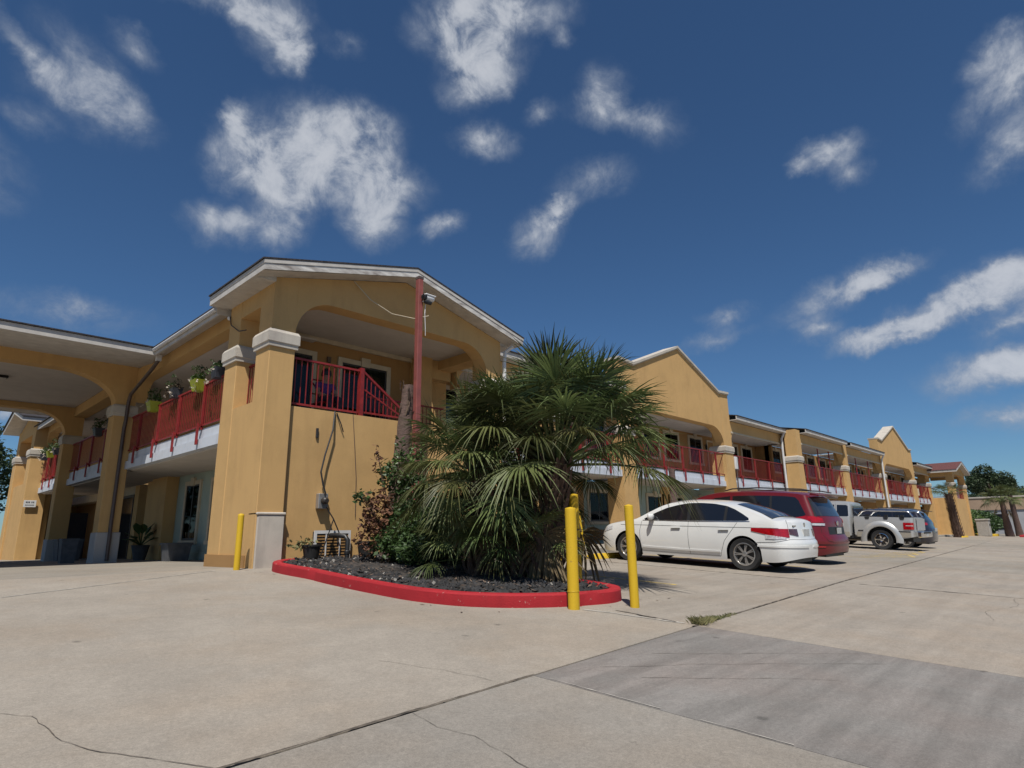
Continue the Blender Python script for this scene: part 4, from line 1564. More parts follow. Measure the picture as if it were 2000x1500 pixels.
def leafy(b, c, r, n, s, rnd, flat=1.0, hollow=.35):
    """n leaf-shaped faces in an ellipsoid"""
    for _ in range(n):
        d = Vector((rnd.gauss(0, 1), rnd.gauss(0, 1), rnd.gauss(0, 1))).normalized()
        k = hollow + (1 - hollow) * rnd.random()**.5
        p = Vector(c) + Vector((d.x * r[0], d.y * r[1], d.z * r[2])) * k
        a, t = rnd.uniform(0, 6.28), rnd.uniform(-.9, .7)
        u = Vector((math.cos(a) * math.cos(t), math.sin(a) * math.cos(t), math.sin(t)))
        w = u.cross(Vector((rnd.gauss(0, 1), rnd.gauss(0, 1), rnd.gauss(0, 1)))).normalized()
        nn = u.cross(w)
        L = s * rnd.uniform(.6, 1.3)
        b.add([p, p + u * L * .45 + w * L * .28 + nn * L * .08, p + u * L, p + u * L * .45 - w * L * .28 + nn * L * .08], [(0, 1, 2), (0, 2, 3)])


def shrub(name, label, cat, loc, blobs, s, twigs, seed, group=None):
    rnd = random.Random(seed)
    p = thing(name, label, cat, loc, group=group)
    by = {}
    for c, r, n, m in blobs:
        by.setdefault(m, MB())
        leafy(by[m], c, r, n, s, rnd)
    for m, b in by.items():
        b.build('foliage' if 'brown' not in m else 'withered_foliage', m, p)
    b = MB()
    for i in range(twigs):
        c, r, _, _ = rnd.choice(blobs)
        e = Vector(c) + Vector((rnd.uniform(-.6, .6) * r[0], rnd.uniform(-.6, .6) * r[1], rnd.uniform(-.2, .9) * r[2]))
        st = Vector((rnd.uniform(-.08, .08), rnd.uniform(-.08, .08), 0))
        mid = st.lerp(e, .5) + Vector((rnd.uniform(-.1, .1), rnd.uniform(-.1, .1), .05))
        b.tube([st, mid, e], [.016, .010, .004], 4)
    if twigs:
        b.build('stem', 'twig', p)
    return p


# shrub at the wall: green with a withered side
shrub('shrub', 'tall green shrub with one withered brown side by the ochre wall', 'shrub', (6.85, 9.55, h(7, 9.6) + .15), [
    ((-.1, -.5, .35), (.5, .5, .38), 900, 'leaf_green'), ((.5, -.6, .45), (.5, .5, .45), 900, 'leaf_green'),
    ((.10, -.1, .55), (.55, .5, .55), 1500, 'leaf_green'), ((.25, 0, 1.15), (.42, .4, .5), 1000, 'leaf_green'), ((.15, .1, 1.65), (.28, .28, .35), 350, 'leaf_young'),
    ((.45, .1, 1.95), (.16, .16, .32), 130, 'leaf_young'), ((-.25, .1, 1.55), (.16, .16, .30), 140, 'leaf_green'), ((.6, -.3, .8), (.4, .4, .5), 700, 'leaf_green'),
    ((-.42, .05, .85), (.30, .3, .45), 420, 'leaf_brown'), ((-.5, .1, .45), (.30, .3, .35), 260, 'leaf_brown'), ((-.2, -.3, .3), (.5, .4, .3), 420, 'leaf_green'),
    ((-.75, .1, 1.15), (.14, .14, .12), 40, 'leaf_green'), ((.05, .1, 2.05), (.08, .08, .3), 40, 'leaf_green'), ((-.45, .1, 1.85), (.06, .06, .3), 30, 'leaf_brown')], .10, 40, 4)
shrub('shrub', 'low leafy undergrowth in front of the wall behind the fan palms', 'shrub', (7.9, 9.4, h(8, 9.4) + .15), [
    ((0, 0, .35), (.6, .6, .4), 900, 'leaf_green'), ((.2, -.9, .3), (.5, .5, .35), 600, 'leaf_green'), ((.1, .3, .9), (.35, .35, .4), 350, 'leaf_green')], .10, 14, 6)
shrub('shrub', 'bushy dull green shrub in front of the white sedan nose', 'shrub', (12.55, 10.15, h(12, 10.2)), [
    ((0, 0, .5), (.55, .45, .5), 900, 'leaf_green'), ((.1, 0, .95), (.4, .3, .3), 260, 'grass_dry'), ((-.2, -.1, .3), (.4, .3, .3), 300, 'leaf_green')], .07, 16, 7)
# fallen leaves and twigs in the bed and along the kerb
rnd = random.Random(77)
b = MB()
k = 0
while k < 900:
    x, y = rnd.uniform(4.5, 8.7), rnd.uniform(4.4, 11)
    inside = in_bed(lerp(cx, x, 1.04), lerp(cy, y, 1.03))
    if not inside and (in_bed(lerp(cx, x, .93), lerp(cy, y, .95)) or rnd.random() < .93):
        continue
    k += 1
    z = h(x, y) + (.175 if inside else .006)
    a = rnd.uniform(0, 6.28)
    L = rnd.uniform(.015, .06)
    w = L * rnd.uniform(.15, .4)
    u = Vector((math.cos(a), math.sin(a), rnd.uniform(-.1, .3) if inside else .05)) * L
    v = Vector((-math.sin(a), math.cos(a), rnd.uniform(-.2, .2) if inside else 0)) * w
    p = Vector((x, y, z))
    b.add([p - u, p + v, p + u, p - v], [(0, 1, 2, 3)])
tag(b.build('leaf_litter', 'husk'), 'dry fallen leaves littering the bed and the kerb foot', 'leaves', kind='stuff')
shrub('shrub', 'low green shrub between the withered shrub and the slim fan palm', 'shrub', (6.75, 8.75, h(6.8, 8.8) + .15), [
    ((0, 0, .35), (.5, .45, .38), 1000, 'leaf_green'), ((-.3, -.3, .22), (.35, .3, .22), 420, 'leaf_green'), ((.2, .1, .75), (.35, .3, .3), 420, 'leaf_young')], .09, 16, 41)
# tuft of dry grass in the joint
rnd = random.Random(11)
b = MB()
for i in range(520):
    t = rnd.random()
    x = lerp(6.1, 7.1, t**1.6)
    y = J1(x) + rnd.gauss(0, .035) * (1 - t * .5)
    z = h(x, y) - .01
    a = rnd.uniform(0, 6.28)
    L = rnd.uniform(.03, .13) * (1.1 - .75 * t)
    d = Vector((math.cos(a) * rnd.uniform(.2, 1), math.sin(a) * rnd.uniform(.2, 1), 1)).normalized() * L
    w = Vector((-math.sin(a), math.cos(a), 0)) * .0035
    p = Vector((x, y, z))
    b.add([p - w, p + w, p + d * .6 + w * .6, p + d + Vector((d.x, d.y, -.2 * L)) * .5], [(0, 1, 2, 3)])
tag(b.build('dry_grass', 'grass_dry'), 'dry grass growing in the concrete joint', 'grass', kind='stuff')

# ------------------------------------------------------------------ trees and far planting
mat('tree_green', (.045, .075, .024), .6, scale=.5, c2=(.018, .032, .012), trans=.12)
mat('tree_bark', (.09, .07, .055), .9, scale=4)


def tree(name, label, x, y, ht, rx, rz, seed, n=2600, s=.42, group='trees beyond the lot', m='tree_green'):
    rnd = random.Random(seed)
    z = h(x, y) - .04
    p = thing(name, label, 'tree', (x, y, z), group=group)
    cz = ht - rz
    b = MB()
    b.tube([(0, 0, 0), (.1, .05, cz * .5), (.0, .1, cz * .95)], [.32, .25, .16], 8)
    clumps = []
    for i in range(15):
        d = Vector((rnd.gauss(0, 1), rnd.gauss(0, 1), rnd.gauss(0, .8))).normalized()
        c = Vector((d.x * rx * .62, d.y * rx * .62, cz + d.z * rz * .62))
        r = rnd.uniform(.28, .5)
        clumps.append((c, (rx * r, rx * r, rz * r * .95)))
        b.tube([(0, 0, cz * .75), Vector((0, 0, cz)).lerp(c, .5) - Vector((0, 0, .3)), c], [.13, .08, .03], 5)
    b.build('trunk', 'tree_bark', p)
    b = MB()
    for c, r in clumps:
        leafy(b, c, r, n // 15, s, rnd, hollow=.25)
    b.build('crown', m, p)
    return p


tree('live_oak', 'big round dark tree rising behind the far motel wing', 180, 19.8, 15.6, 5.0, 4.9, 1, 16000, .5)
tree('live_oak', 'low dark tree between the round tree and the right edge', 222, 20.5, 11.6, 6.5, 4.2, 3, 14000, .6)
tree('live_oak', 'dark spreading tree at the right edge, behind the store', 236, 17.5, 14.2, 6, 5.0, 2, 14000, .6)
tree('live_oak', 'dark bushy tree filling the gap behind the far motel wing', 165, 21.5, 8.5, 6, 4, 8, 9000, .55)
tree('live_oak', 'dense green tree at the left edge, behind the drive', 2.2, 62, 12.5, 7.0, 5.9, 4, 22000, .34)
tree('live_oak', 'smaller green tree further along the left edge', -8, 66, 9, 6, 4, 5, 9000, .4)
# ------------------------------------------------------------------ vehicles
mat('paint_white', (.70, .70, .68), .28, var=.02, coat=.8)
mat('paint_red', (.135, .008, .012), .35, var=.05, coat=.45, spec=.35)
mat('paint_silver', (.47, .47, .46), .34, var=.03, coat=.5, metal=.4)
mat('paint_champagne', (.42, .39, .33), .35, var=.03, coat=.5, metal=.4)
mat('paint_navy', (.022, .020, .030), .25, var=.05, coat=.9, metal=.2)
mat('tinted_glass', (.010, .011, .014), .04, var=.1, scale=.5, spec=.75, coat=.3)
mat('rear_glass', (.028, .032, .042), .05, var=.1, scale=.5, spec=.8, coat=.3)
mat('tyre', (.020, .020, .021), .85, var=.2, scale=12)
mat('alloy', (.50, .49, .48), .3, metal=.8, var=.08)
mat('chrome', (.72, .72, .72), .12, metal=1.0, var=.03)
mat('lamp_red', (.35, .006, .010), .12, var=.2, scale=14, coat=.8)
mat('lamp_clear', (.55, .55, .56), .12, var=.25, scale=22, coat=.8)
mat('lamp_dark', (.10, .035, .035), .12, var=.3, scale=14, coat=.8)
mat('trim_black', (.014, .014, .015), .5)
mat('seam', (.02, .02, .02), .8)
mat('seam_soft', (.23, .23, .22), .8)
mat('handle_shade', (.42, .42, .41), .5)
mat('plate', (.48, .48, .46), .5, var=.2, scale=30)


class Car:
    def __init__(self, root, ro, wb, fo, Wm, top, belt, rr=.42, rf=.55, p=2.6, sill=.20, Ra=.37, r=.33, zm=.58, tumble=.34, sr=((0, 0), (3, 0)), sf=((0, 0), (3, 0)), dec=1.2, crown=.07, arches=(0,), y0=None, y1=None):
        self.root, self.ro, self.wb, self.fo, self.Wm = root, ro, wb, fo, Wm
        self.top, self.belt, self.rr, self.rf, self.p = top, belt, rr, rf, p
        self.sill, self.Ra, self.r, self.zm, self.tumble = sill, Ra, r, zm, tumble
        self.sr, self.sf, self.dec, self.crown = sr, sf, dec, crown
        self.y0 = -ro if y0 is None else y0
        self.y1 = wb + fo if y1 is None else y1
        self.arch_y = [0, wb]

    def sec(self, y, z):
        zb = interp(self.belt, y)
        if z < self.zm:
            return 1 - .075 * ((self.zm - z) / (self.zm - .15))**2
        if z <= zb:
            return 1 - .035 * ((z - self.zm) / max(.05, zb - self.zm))**2
        return .965 - self.tumble * (z - zb) / self.Wm

    def outline(self, q):
        """plan outline from the rear centre (q=0) round the corner (q=1) and along the side"""
        if q <= 1:
            t = q * math.pi / 2
            return math.sin(t)**(2 / self.p) * 1.0, self.y0 + self.rr * (1 - math.cos(t)**(2 / self.p))
        y = self.y0 + self.rr + (q - 1)
        d = self.y1 - y
        if d < self.rf:
            return max(0, 1 - (1 - max(d, 0) / self.rf)**self.p)**(1 / self.p), y
        return 1.0, y

    def qy(self, y):
        return 1 + (y - self.y0 - self.rr)

    def pos(self, q, z, side=-1, off=0.0):
        e = .01
        w, y = self.outline(max(q, 0))
        w2, y2 = self.outline(max(q, 0) + e)
        s = self.sec(y, z)
        dy = lin(self.sr, z) * max(0, 1 - (y - self.y0) / self.dec)**2
        dyf = lin(self.sf, z) * max(0, 1 - (self.y1 - y) / self.dec)**2
        tx, ty = (w2 - w) * self.Wm, (y2 - y)
        L = math.hypot(tx, ty) or 1
        nx, ny = ty / L, -tx / L
        return Vector((side * (w * self.Wm * s + nx * off), y + dy - dyf + ny * off, z))

    def zbot(self, y):
        z = self.sill
        e = min(y - self.y0, self.y1 - y)
        if e < .5:
            z += .10 * (1 - e / .5)**2
        for a in self.arch_y:
            d = abs(y - a)
            if d <= self.Ra:
                z = max(z, self.r + math.sqrt(max(0, self.Ra**2 - d * d)))
        return z

    def body(self, m, name='body', n=15, k=7, closed_top=True):
        qs = [i / 12 for i in range(13)]
        q = 1.0
        qend = self.qy(self.y1)
        ys = set()
        y = self.y0 + self.rr
        while y < self.y1 - .02:
            ys.add(round(y, 3))
            y += .075
        for a in self.arch_y:
            for i in range(25):
                t = math.pi * i / 24
                yy = a - math.cos(t) * self.Ra
                if self.y0 + self.rr < yy < self.y1 - .02:
                    ys.add(round(yy, 3))
            for yy in (a - self.Ra - .006, a + self.Ra + .006):
                if self.y0 + self.rr < yy < self.y1:
                    ys.add(round(yy, 3))
        ys = sorted(ys)
        ys2 = [ys[0]]
        for yy in ys[1:]:
            if yy - ys2[-1] > .005:
                ys2.append(yy)
        qs += [self.qy(yy) for yy in ys2[1:]] + [qend - .012, qend - .004, qend - .0008]
        b = MB()
        rings = []
        for q in qs:
            w, y = self.outline(q)
            tz = interp(self.top, y)
            zb = self.zbot(y)
            ze = tz - self.crown * min(1, w * 1.2)
            ze = max(ze, zb + .02)
            half = []
            for i in range(n + 1):
                z = lerp(zb, ze, i / n)
                half.append(self.pos(q, z, -1))
            edge = half[-1]
            for i in range(1, k + 1):
                u = 1 - i / k
                half.append(Vector((edge.x * u, edge.y, ze + (tz - ze) * (1 - u**2.4))))
            rings.append(half + [Vector((-v.x, v.y, v.z)) for v in reversed(half[:-1])])
        b.rings(rings, closed=False)
        b.f.append(tuple(range(len(rings[0]))))
        return b.build(name, m, self.root, smooth=32)

    def top_z(self, y, u):
        w, _ = self.outline(self.qy(y)) if y > self.y0 + self.rr else (1, 0)
        tz = interp(self.top, y)
        ze = tz - self.crown * min(1, w * 1.2)
        return ze + (tz - ze) * (1 - abs(u)**2.4), ze

    def top_patch(self, name, m, y0, y1, u0, u1, off=.006, n=14, kk=12, parent=None):
        """pane lying in the upper surface; u is the share of the half width at each end"""
        b = MB()

        def P(a, c):
            y = lerp(y0, y1, a)
            lim = lerp(u0, u1, a)
            u = lerp(-lim, lim, c)
            z, ze = self.top_z(y, u)
            w = abs(self.pos(self.qy(y), ze, -1).x)
            sl = (interp(self.top, y + .02) - interp(self.top, y - .02)) / .04
            nn = Vector((0, -sl, 1)).normalized()
            return Vector((u * w, y, z)) + nn * off
        b.grid(P, n, kk)
        return b.build(name, m, parent or self.root, smooth=40)

    def patch(self, name, m, qz, side=-1, off=.006, nu=10, nv=4, parent=None, skirt=.012):
        """raised patch; qz maps 0..1 coordinates to (q, z) on the shell"""
        b = MB()
        b.grid(lambda u, v: self.pos(*qz(u, v), side, off), nu, nv)
        ed = [(i / nu, 0) for i in range(nu)] + [(1, j / nv) for j in range(nv)] + [(1 - i / nu, 1) for i in range(nu)] + [(0, 1 - j / nv) for j in range(nv)]
        b.rings([[self.pos(*qz(u, v), side, off) for u, v in ed], [self.pos(*qz(u, v), side, off - skirt) for u, v in ed]])
        return b.build(name, m, parent or self.root, smooth=40)

    def strip(self, lo, hi):
        """(u,v) map between two polylines of (y, z)"""
        def f(u, v):
            def at(pl):
                t = u * (len(pl) - 1)
                i = min(int(t), len(pl) - 2)
                return lerp(pl[i][0], pl[i + 1][0], t - i), lerp(pl[i][1], pl[i + 1][1], t - i)
            a, c = at(lo), at(hi)
            return self.qy(lerp(a[0], c[0], v)), lerp(a[1], c[1], v)
        return f

    def seam(self, pts, side=-1, r=.004, name='panel_gap', m='seam', q=False):
        fine = []
        for (a, z0), (c, z1) in zip(pts, pts[1:]):
            for i in range(6):
                fine.append((lerp(a, c, i / 6), lerp(z0, z1, i / 6)))
        fine.append(pts[-1])
        return MB().tube([self.pos(a if q else self.qy(a), z, side, .0005) for a, z in fine], r, 4).build(name, m, self.root)

    def wheels(self, spokes=7, rim='alloy', width=.215, inset=.015, twin=True, rimr=.68):
        r = self.r
        tyre = MB()
        tyre.lathe([(r * rimr, -width / 2 + .02), (r * .93, -width / 2), (r * .985, -width / 2 + .03), (r, -width / 4), (r, width / 4), (r * .985, width / 2 - .03), (r * .93, width / 2), (r * rimr, width / 2 - .02)], n=40, axis='X', caps=False)
        tyre = tyre.mesh('tyre', 'tyre', 40)
        R0 = r * rimr
        rm = MB()
        rm.lathe([(R0 + .004, -width / 2 + .015), (R0 - .012, -width / 2 + .012), (R0 - .03, -width / 2 + .05), (R0 - .03, .06), (R0, .07)], n=40, axis='X', caps=False)
        for k in range(spokes):
            for dd in ((-.09, .09) if twin else (0,)):
                a = 2 * math.pi * k / spokes + dd
                ca, sa = math.cos(a), math.sin(a)
                w0, w1 = (.030, .020) if twin else (.055, .05)
                t = Vector((0, -sa, ca))
                d = Vector((0, ca, sa))
                rings = []
                for rr_, x, w in ((r * .12, -width / 2 + .035, w0), (R0 * .6, -width / 2 + .022, w1), (R0 - .015, -width / 2 + .03, w1 * 1.1)):
                    c = d * rr_ + Vector((x, 0, 0))
                    rings.append([c - t * w / 2, c + t * w / 2, c + t * w / 2 * .8 + Vector((.03, 0, 0)), c - t * w / 2 * .8 + Vector((.03, 0, 0))])
                rm.rings(rings, caps=True)
        rm.lathe([(.006, -width / 2 + .012), (r * .14, -width / 2 + .016), (r * .16, -width / 2 + .06)], n=14, axis='X')
        rm = rm.mesh('rim', rim, 35)
        disc = MB().lathe([(.02, -.01), (R0 * .82, -.01), (R0 * .82, .03), (.02, .03)], n=24, axis='X').mesh('brake_disc', 'grille_dark', 30)
        for side in (-1, 1):
            for y in self.arch_y:
                w = place('wheel', None, self.root, (side * (self.Wm - width / 2 - inset), y, r), (0, 0, 0 if side < 0 else math.pi))
                place('tyre', tyre, w)
                place('rim', rm, w)
                place('brake_disc', disc, w)
                # liner of the wheel arch
                b = MB()
                n = 16
                xa, xb = side * (self.Wm - .04), side * (self.Wm - .34)
                arc = [(y - math.cos(math.pi * i / n) * (self.Ra + .012), r + math.sin(math.pi * i / n) * (self.Ra + .012)) for i in range(n + 1)]
                b.rings([[(xa, yy, zz) for yy, zz in arc], [(xb, yy, zz) for yy, zz in arc], [(xb, y, r) for _ in arc]], closed=False)
                b.build('wheel_arch', 'trim_black', self.root)

    def underbody(self):
        MB().box(-self.Wm + .32, self.y0 + .2, .19, self.Wm - .32, self.y1 - .2, .72).build('underbody', 'trim_black', self.root)
        MB().box(-self.Wm + .12, self.Ra + .05, self.sill + .005, self.Wm - .12, self.wb - self.Ra - .05, .5).build('floor_pan', 'trim_black', self.root)


def car_root(name, label, x, y, group='vehicles parked nose-in along the motel', yaw=0.0):
    z = h(x, y)
    dz = (h(x, y + 2.8) - z) / 2.8
    return thing(name, label, 'car', (x, y, z), (math.atan(dz), 0, yaw), group)


# ---- white sedan
s = car_root('sedan', 'white four-door sedan parked nearest the palm bed', 13.56, 5.65)
c = Car(s, 1.02, 2.80, 1.0, .92,
        [(-1.02, .985), (-.98, 1.04), (-.85, 1.075), (-.62, 1.10), (-.35, 1.205), (.0, 1.315), (.35, 1.40), (.7, 1.435), (1.1, 1.447), (1.5, 1.437), (1.85, 1.38), (2.2, 1.23), (2.62, 1.03), (2.95, .97), (3.35, .90), (3.65, .79), (3.76, .70), (3.80, .60)],
        [(-1.13, .92), (-.6, 1.0), (0, .985), (1.2, .955), (2.6, .92), (3.2, .86), (3.8, .56)],
        sr=((.2, .03), (.42, 0), (.60, .0), (.66, .055), (.98, .12), (1.1, .12)), sf=((.2, .05), (.5, 0), (.8, .12)), dec=.9)
c.body('paint_white')
c.underbody()
c.wheels(7)
G = 'tinted_glass'
up_ = [(2.36, .985), (2.1, 1.118), (1.8, 1.24), (1.5, 1.315), (1.27, 1.347)]
for side in (-1, 1):
    c.patch('window', G, c.strip([(2.34, .962), (2.1, .963), (1.8, .966), (1.5, .970), (1.27, .974)], up_), side)
    c.patch('window', G, c.strip([(1.19, .976), (.95, .98), (.65, .985), (.42, .99)], [(1.19, 1.354), (.95, 1.36), (.65, 1.345), (.40, 1.305)]), side)
    c.patch('window', G, c.strip([(.36, .992), (.15, .997), (-.05, 1.003), (-.13, 1.02)], [(.34, 1.29), (.18, 1.23), (.02, 1.145), (-.12, 1.06)]), side)
    c.patch('pillar_trim', 'trim_black', c.strip([(1.27, .975), (1.19, .976)], [(1.27, 1.347), (1.19, 1.354)]), side, .005)
    c.patch('pillar_trim', 'trim_black', c.strip([(.42, .99), (.36, .992)], [(.40, 1.305), (.34, 1.29)]), side, .005)
    c.patch('window_trim', 'chrome', c.strip([(2.4, .945), (1.2, .958), (.2, .978), (-.15, .99)], [(2.4, .955), (1.2, .968), (.2, .988), (-.15, 1.0)]), side, .008, 20, 1)
    c.seam([(2.42, .93), (2.47, .7), (2.45, .4), (2.42, .27)], side)
    c.seam([(1.23, .96), (1.24, .7), (1.22, .4), (1.2, .26)], side)
    c.seam([(.12, .96), (.25, .78), (.40, .58), (.48, .35), (.5, .27)], side)
    c.seam([(2.42, .265), (1.5, .262), (.5, .265)], side, .003)
    c.patch('sill_moulding', 'paint_white', c.strip([(2.4, .335), (1.4, .325), (.5, .335)], [(2.4, .375), (1.4, .36), (.5, .37)]), side, .016, 16, 2, skirt=.02)
    c.seam([(3.0, .83), (2.4, .84), (1.2, .85), (.1, .865), (-.6, .875), (-.8, .872)], side, .0055, 'crease', 'seam_soft')
    for y in (1.42, .30):
        hd = c.patch('door_handle', 'paint_white', c.strip([(y, .805), (y + .22, .795)], [(y, .85), (y + .22, .84)]), side, .034, 6, 3, skirt=.02)
        c.patch('handle_shadow', 'handle_shade', c.strip([(y + .02, .768), (y + .2, .765)], [(y + .01, .806), (y + .21, .798)]), side, .004, 6, 2, parent=hd, skirt=.004)  # grey patch under the handle: the handle's shadow painted as colour
    c.patch('headlight', 'lamp_clear', lambda u, v: (c.qy(lerp(3.25, 3.70, u)), lerp(lerp(.72, .60, u), lerp(.80, .70, u), v)), side, .008)
    tl = c.patch('taillight', 'lamp_red', lambda u, v: (lerp(.52, 1.42, u), lerp(lerp(.70, .80, max(0, u - .35) / .65), lerp(.865, .865, u), v)), side, .012, 14, 5)
    c.patch('clear_lens', 'lamp_clear', lambda u, v: (lerp(.62, 1.12, u), lerp(.66, lerp(.70, .742, u), v)), side, .012, 10, 3, parent=tl)
    c.patch('lid_lamp', 'lamp_dark', lambda u, v: (lerp(.24, .50, u), lerp(lerp(.72, .76, u), .865, v)), side, .010, 8, 3)
    c.seam([(.51, .70), (.51, .95), (.56, 1.04)], side, .004, q=True)
    c.seam([(.0, .655), (.5, .66), (.62, .645), (1.0, .60), (1.28, .58), (1.38, .56)], side, .004, q=True)
    c.patch('bumper_crease', 'paint_white', lambda u, v: (lerp(.05, 1.3, u), lerp(.50, .535, v)), side, .014, 16, 2, skirt=.02)
    c.patch('fuel_flap' if side < 0 else 'side_marker', 'paint_white', lambda u, v: (c.qy(lerp(-.36, -.18, u)), lerp(.80, .96, v)), side, .003, 4, 4)
    mr = c.patch('side_mirror', 'trim_black', c.strip([(2.10, .975), (2.2, .975)], [(2.10, 1.03), (2.2, 1.03)]), side, .07, 3, 2, skirt=.07)
    q = c.pos(c.qy(2.12), 1.02, side, .13)
    MB().bbox(q.x - .10, q.y - .05, .965, q.x + .10, q.y + .05, 1.10, .035).build('mirror_shell', 'paint_white', mr, smooth=60)
c.top_patch('windshield', G, 1.86, 2.58, .86, .93)
c.top_patch('rear_window', 'rear_glass', -.58, .22, .90, .78)
p0 = c.pos(0, .79, -1, .004)
MB().box(-.16, p0.y - .012, .72, .16, p0.y + .02, .86).build('licence_plate', 'plate', s)
p0 = c.pos(0, .945, -1, .004)
MB().lathe([(.005, -.008), (.045, -.008), (.045, .0)], (0, p0.y, .945), 14, 'Y').build('emblem', 'chrome', s)
p0 = c.pos(.3, .925, -1, .004)
MB().box(p0.x - .08, p0.y - .008, .91, p0.x + .08, p0.y + .01, .935).build('badge', 'chrome', s)

# ---- red minivan
s = car_root('minivan', 'dark red minivan parked beside the white sedan', 16.85, 6.12)
c = Car(s, 1.14, 3.03, .95, .99,
        [(-1.14, 1.60), (-.9, 1.70), (-.4, 1.755), (.3, 1.785), (1.0, 1.79), (1.7, 1.76), (2.2, 1.64), (2.7, 1.38), (3.15, 1.12), (3.5, 1.04), (3.8, .92), (3.95, .75), (3.98, .62)],
        [(-1.14, 1.10), (0, 1.10), (1.5, 1.06), (2.8, 1.0), (3.5, .9), (3.98, .6)],
        rr=.40, rf=.6, Ra=.40, r=.345, zm=.62, tumble=.26, sr=((.2, .05), (.35, 0), (.62, 0), (.72, .08), (1.05, .12), (1.25, .22), (1.7, .46), (1.9, .5)), sf=((.2, .05), (.5, 0), (1, .2)), dec=1.5, crown=.06)
c.body('paint_red')
c.underbody()
c.wheels(5, twin=False)
for side in (-1, 1):
    c.patch('window', G, c.strip([(-.72, 1.19), (-.62, 1.13), (-.2, 1.125), (.20, 1.12)], [(-.60, 1.52), (-.5, 1.60), (-.2, 1.625), (.20, 1.635)]), side, .006, 12, 5)
    c.patch('window', G, c.strip([(.26, 1.12), (.8, 1.11), (1.25, 1.10)], [(.26, 1.636), (.8, 1.64), (1.25, 1.625)]), side)
    c.patch('window', G, c.strip([(1.32, 1.10), (1.8, 1.085), (2.4, 1.07)], [(1.32, 1.62), (1.75, 1.57), (2.2, 1.30)]), side)
    c.patch('pillar_trim', 'trim_black', c.strip([(.20, 1.12), (.26, 1.12)], [(.20, 1.635), (.26, 1.636)]), side, .004)
    c.seam([(.30, 1.08), (.34, .6), (.3, .3)], side)
    c.seam([(1.30, 1.08), (1.32, .6), (1.3, .3)], side)
    c.seam([(-.9, 1.05), (.3, 1.04)], side, .006)
    tl = c.patch('taillight', 'lamp_red', lambda u, v: (lerp(.50, 1.34, u), lerp(lerp(1.00, .985, u), lerp(1.10, 1.15, math.sin(u * 3.1)), v)), side, .018, 14, 5)
    c.patch('chrome_strip', 'lamp_clear', lambda u, v: (lerp(.46, 1.36, u), lerp(.93, .982, v)), side, .016, 14, 2, parent=tl)
    c.seam([(.62, .98), (.60, .75), (.52, .58), (.3, .54), (0, .54)], side, .005, q=True)
    c.patch('bumper_crease', 'paint_red', lambda u, v: (lerp(.0, 1.3, u), lerp(.50, .54, v)), side, .02, 16, 2, skirt=.03)
    c.patch('reflector', 'lamp_red', lambda u, v: (lerp(.62, .85, u), lerp(.42, .455, v)), side, .012, 6, 1)
    MB().tube([(side * .70, -.75, 1.755), (side * .71, -.5, 1.80), (side * .71, .6, 1.845), (side * .70, 1.3, 1.82), (side * .69, 1.5, 1.77)], .018, 6).build('roof_rail', 'trim_black', s)
    c.patch('rear_window', 'rear_glass', lambda u, v: (lerp(0, .66, u), lerp(1.16, 1.58, v)), side, .008, 10, 6)
    c.patch('window_edge', 'trim_black', lambda u, v: (lerp(.66, .74, u), lerp(1.12, 1.60, v)), side, .006, 2, 6)
    c.patch('plate_recess', 'trim_black', lambda u, v: (lerp(0, .34, u), lerp(.72, .90, v)), side, .004, 4, 3)
b = MB()
b.rings([[(x, -.72 + .03 * abs(x), 1.725 - .02 * abs(x)), (x, -.98 + .10 * abs(x), 1.675 - .02 * abs(x)), (x, -.96 + .10 * abs(x), 1.645 - .02 * abs(x)), (x, -.70 + .03 * abs(x), 1.67 - .02 * abs(x))] for x in [-.74 + .148 * i for i in range(11)]], caps=True)
b.build('spoiler', 'paint_red', s, smooth=50)
p0 = c.pos(0, .81, -1, .02)
MB().box(-.16, p0.y - .012, .74, .16, p0.y, .88).build('licence_plate', 'plate', s)
p0 = c.pos(0, .98, -1, .015)
MB().lathe([(.005, -.01), (.06, -.01), (.065, 0)], (0, p0.y, .99), 14, 'Y').build('emblem', 'chrome', s)
c.top_patch('windshield', G, 2.15, 3.0, .86, .92)

# ---- silver pickup
s = car_root('pickup_truck', 'silver pickup truck with bed rails and flared rear wings', 28.6, 6.75)
s['category'] = 'pickup truck'
cab = Car(s, 1.1, 3.55, 1.0, .97,
          [(1.0, 1.80), (1.3, 1.86), (2.0, 1.88), (2.45, 1.80), (2.9, 1.52), (3.3, 1.24), (3.9, 1.18), (4.4, 1.06), (4.52, .9), (4.55, .7)],
          [(1.0, 1.24), (2.8, 1.20), (3.4, 1.12), (4.55, .8)], rr=.10, rf=.5, Ra=.47, r=.385, zm=.8, tumble=.24, sill=.42, crown=.06, y0=1.02)
cab.arch_y = [3.55]
cab.body('paint_silver', 'cab')
bedc = Car(s, 1.16, 3.55, -2.6, .95,
           [(-1.2, 1.26), (1.0, 1.27)], [(-1.2, 1.4), (1.0, 1.4)], rr=.14, rf=.05, Ra=.50, r=.385, zm=.85, tumble=.2, sill=.46, crown=.02, y0=-1.16, y1=.97)
bedc.arch_y = [0]
bedc.body('paint_silver', 'cargo_bed')
MB().box(-.72, -1.0, 1.225, .72, .85, 1.268).build('bed_floor', 'trim_black', s)
for q in (cab, bedc):
    q.Wm_save = q.Wm
wh = Car(s, 1.16, 3.55, 1, 1.0, cab.top, cab.belt, Ra=.48, r=.385)
wh.wheels(5, rim='chrome', twin=False, width=.26, inset=.05, rimr=.62)
MB().box(-.62, -1.0, .34, .62, 4.2, .75).build('chassis', 'trim_black', s)
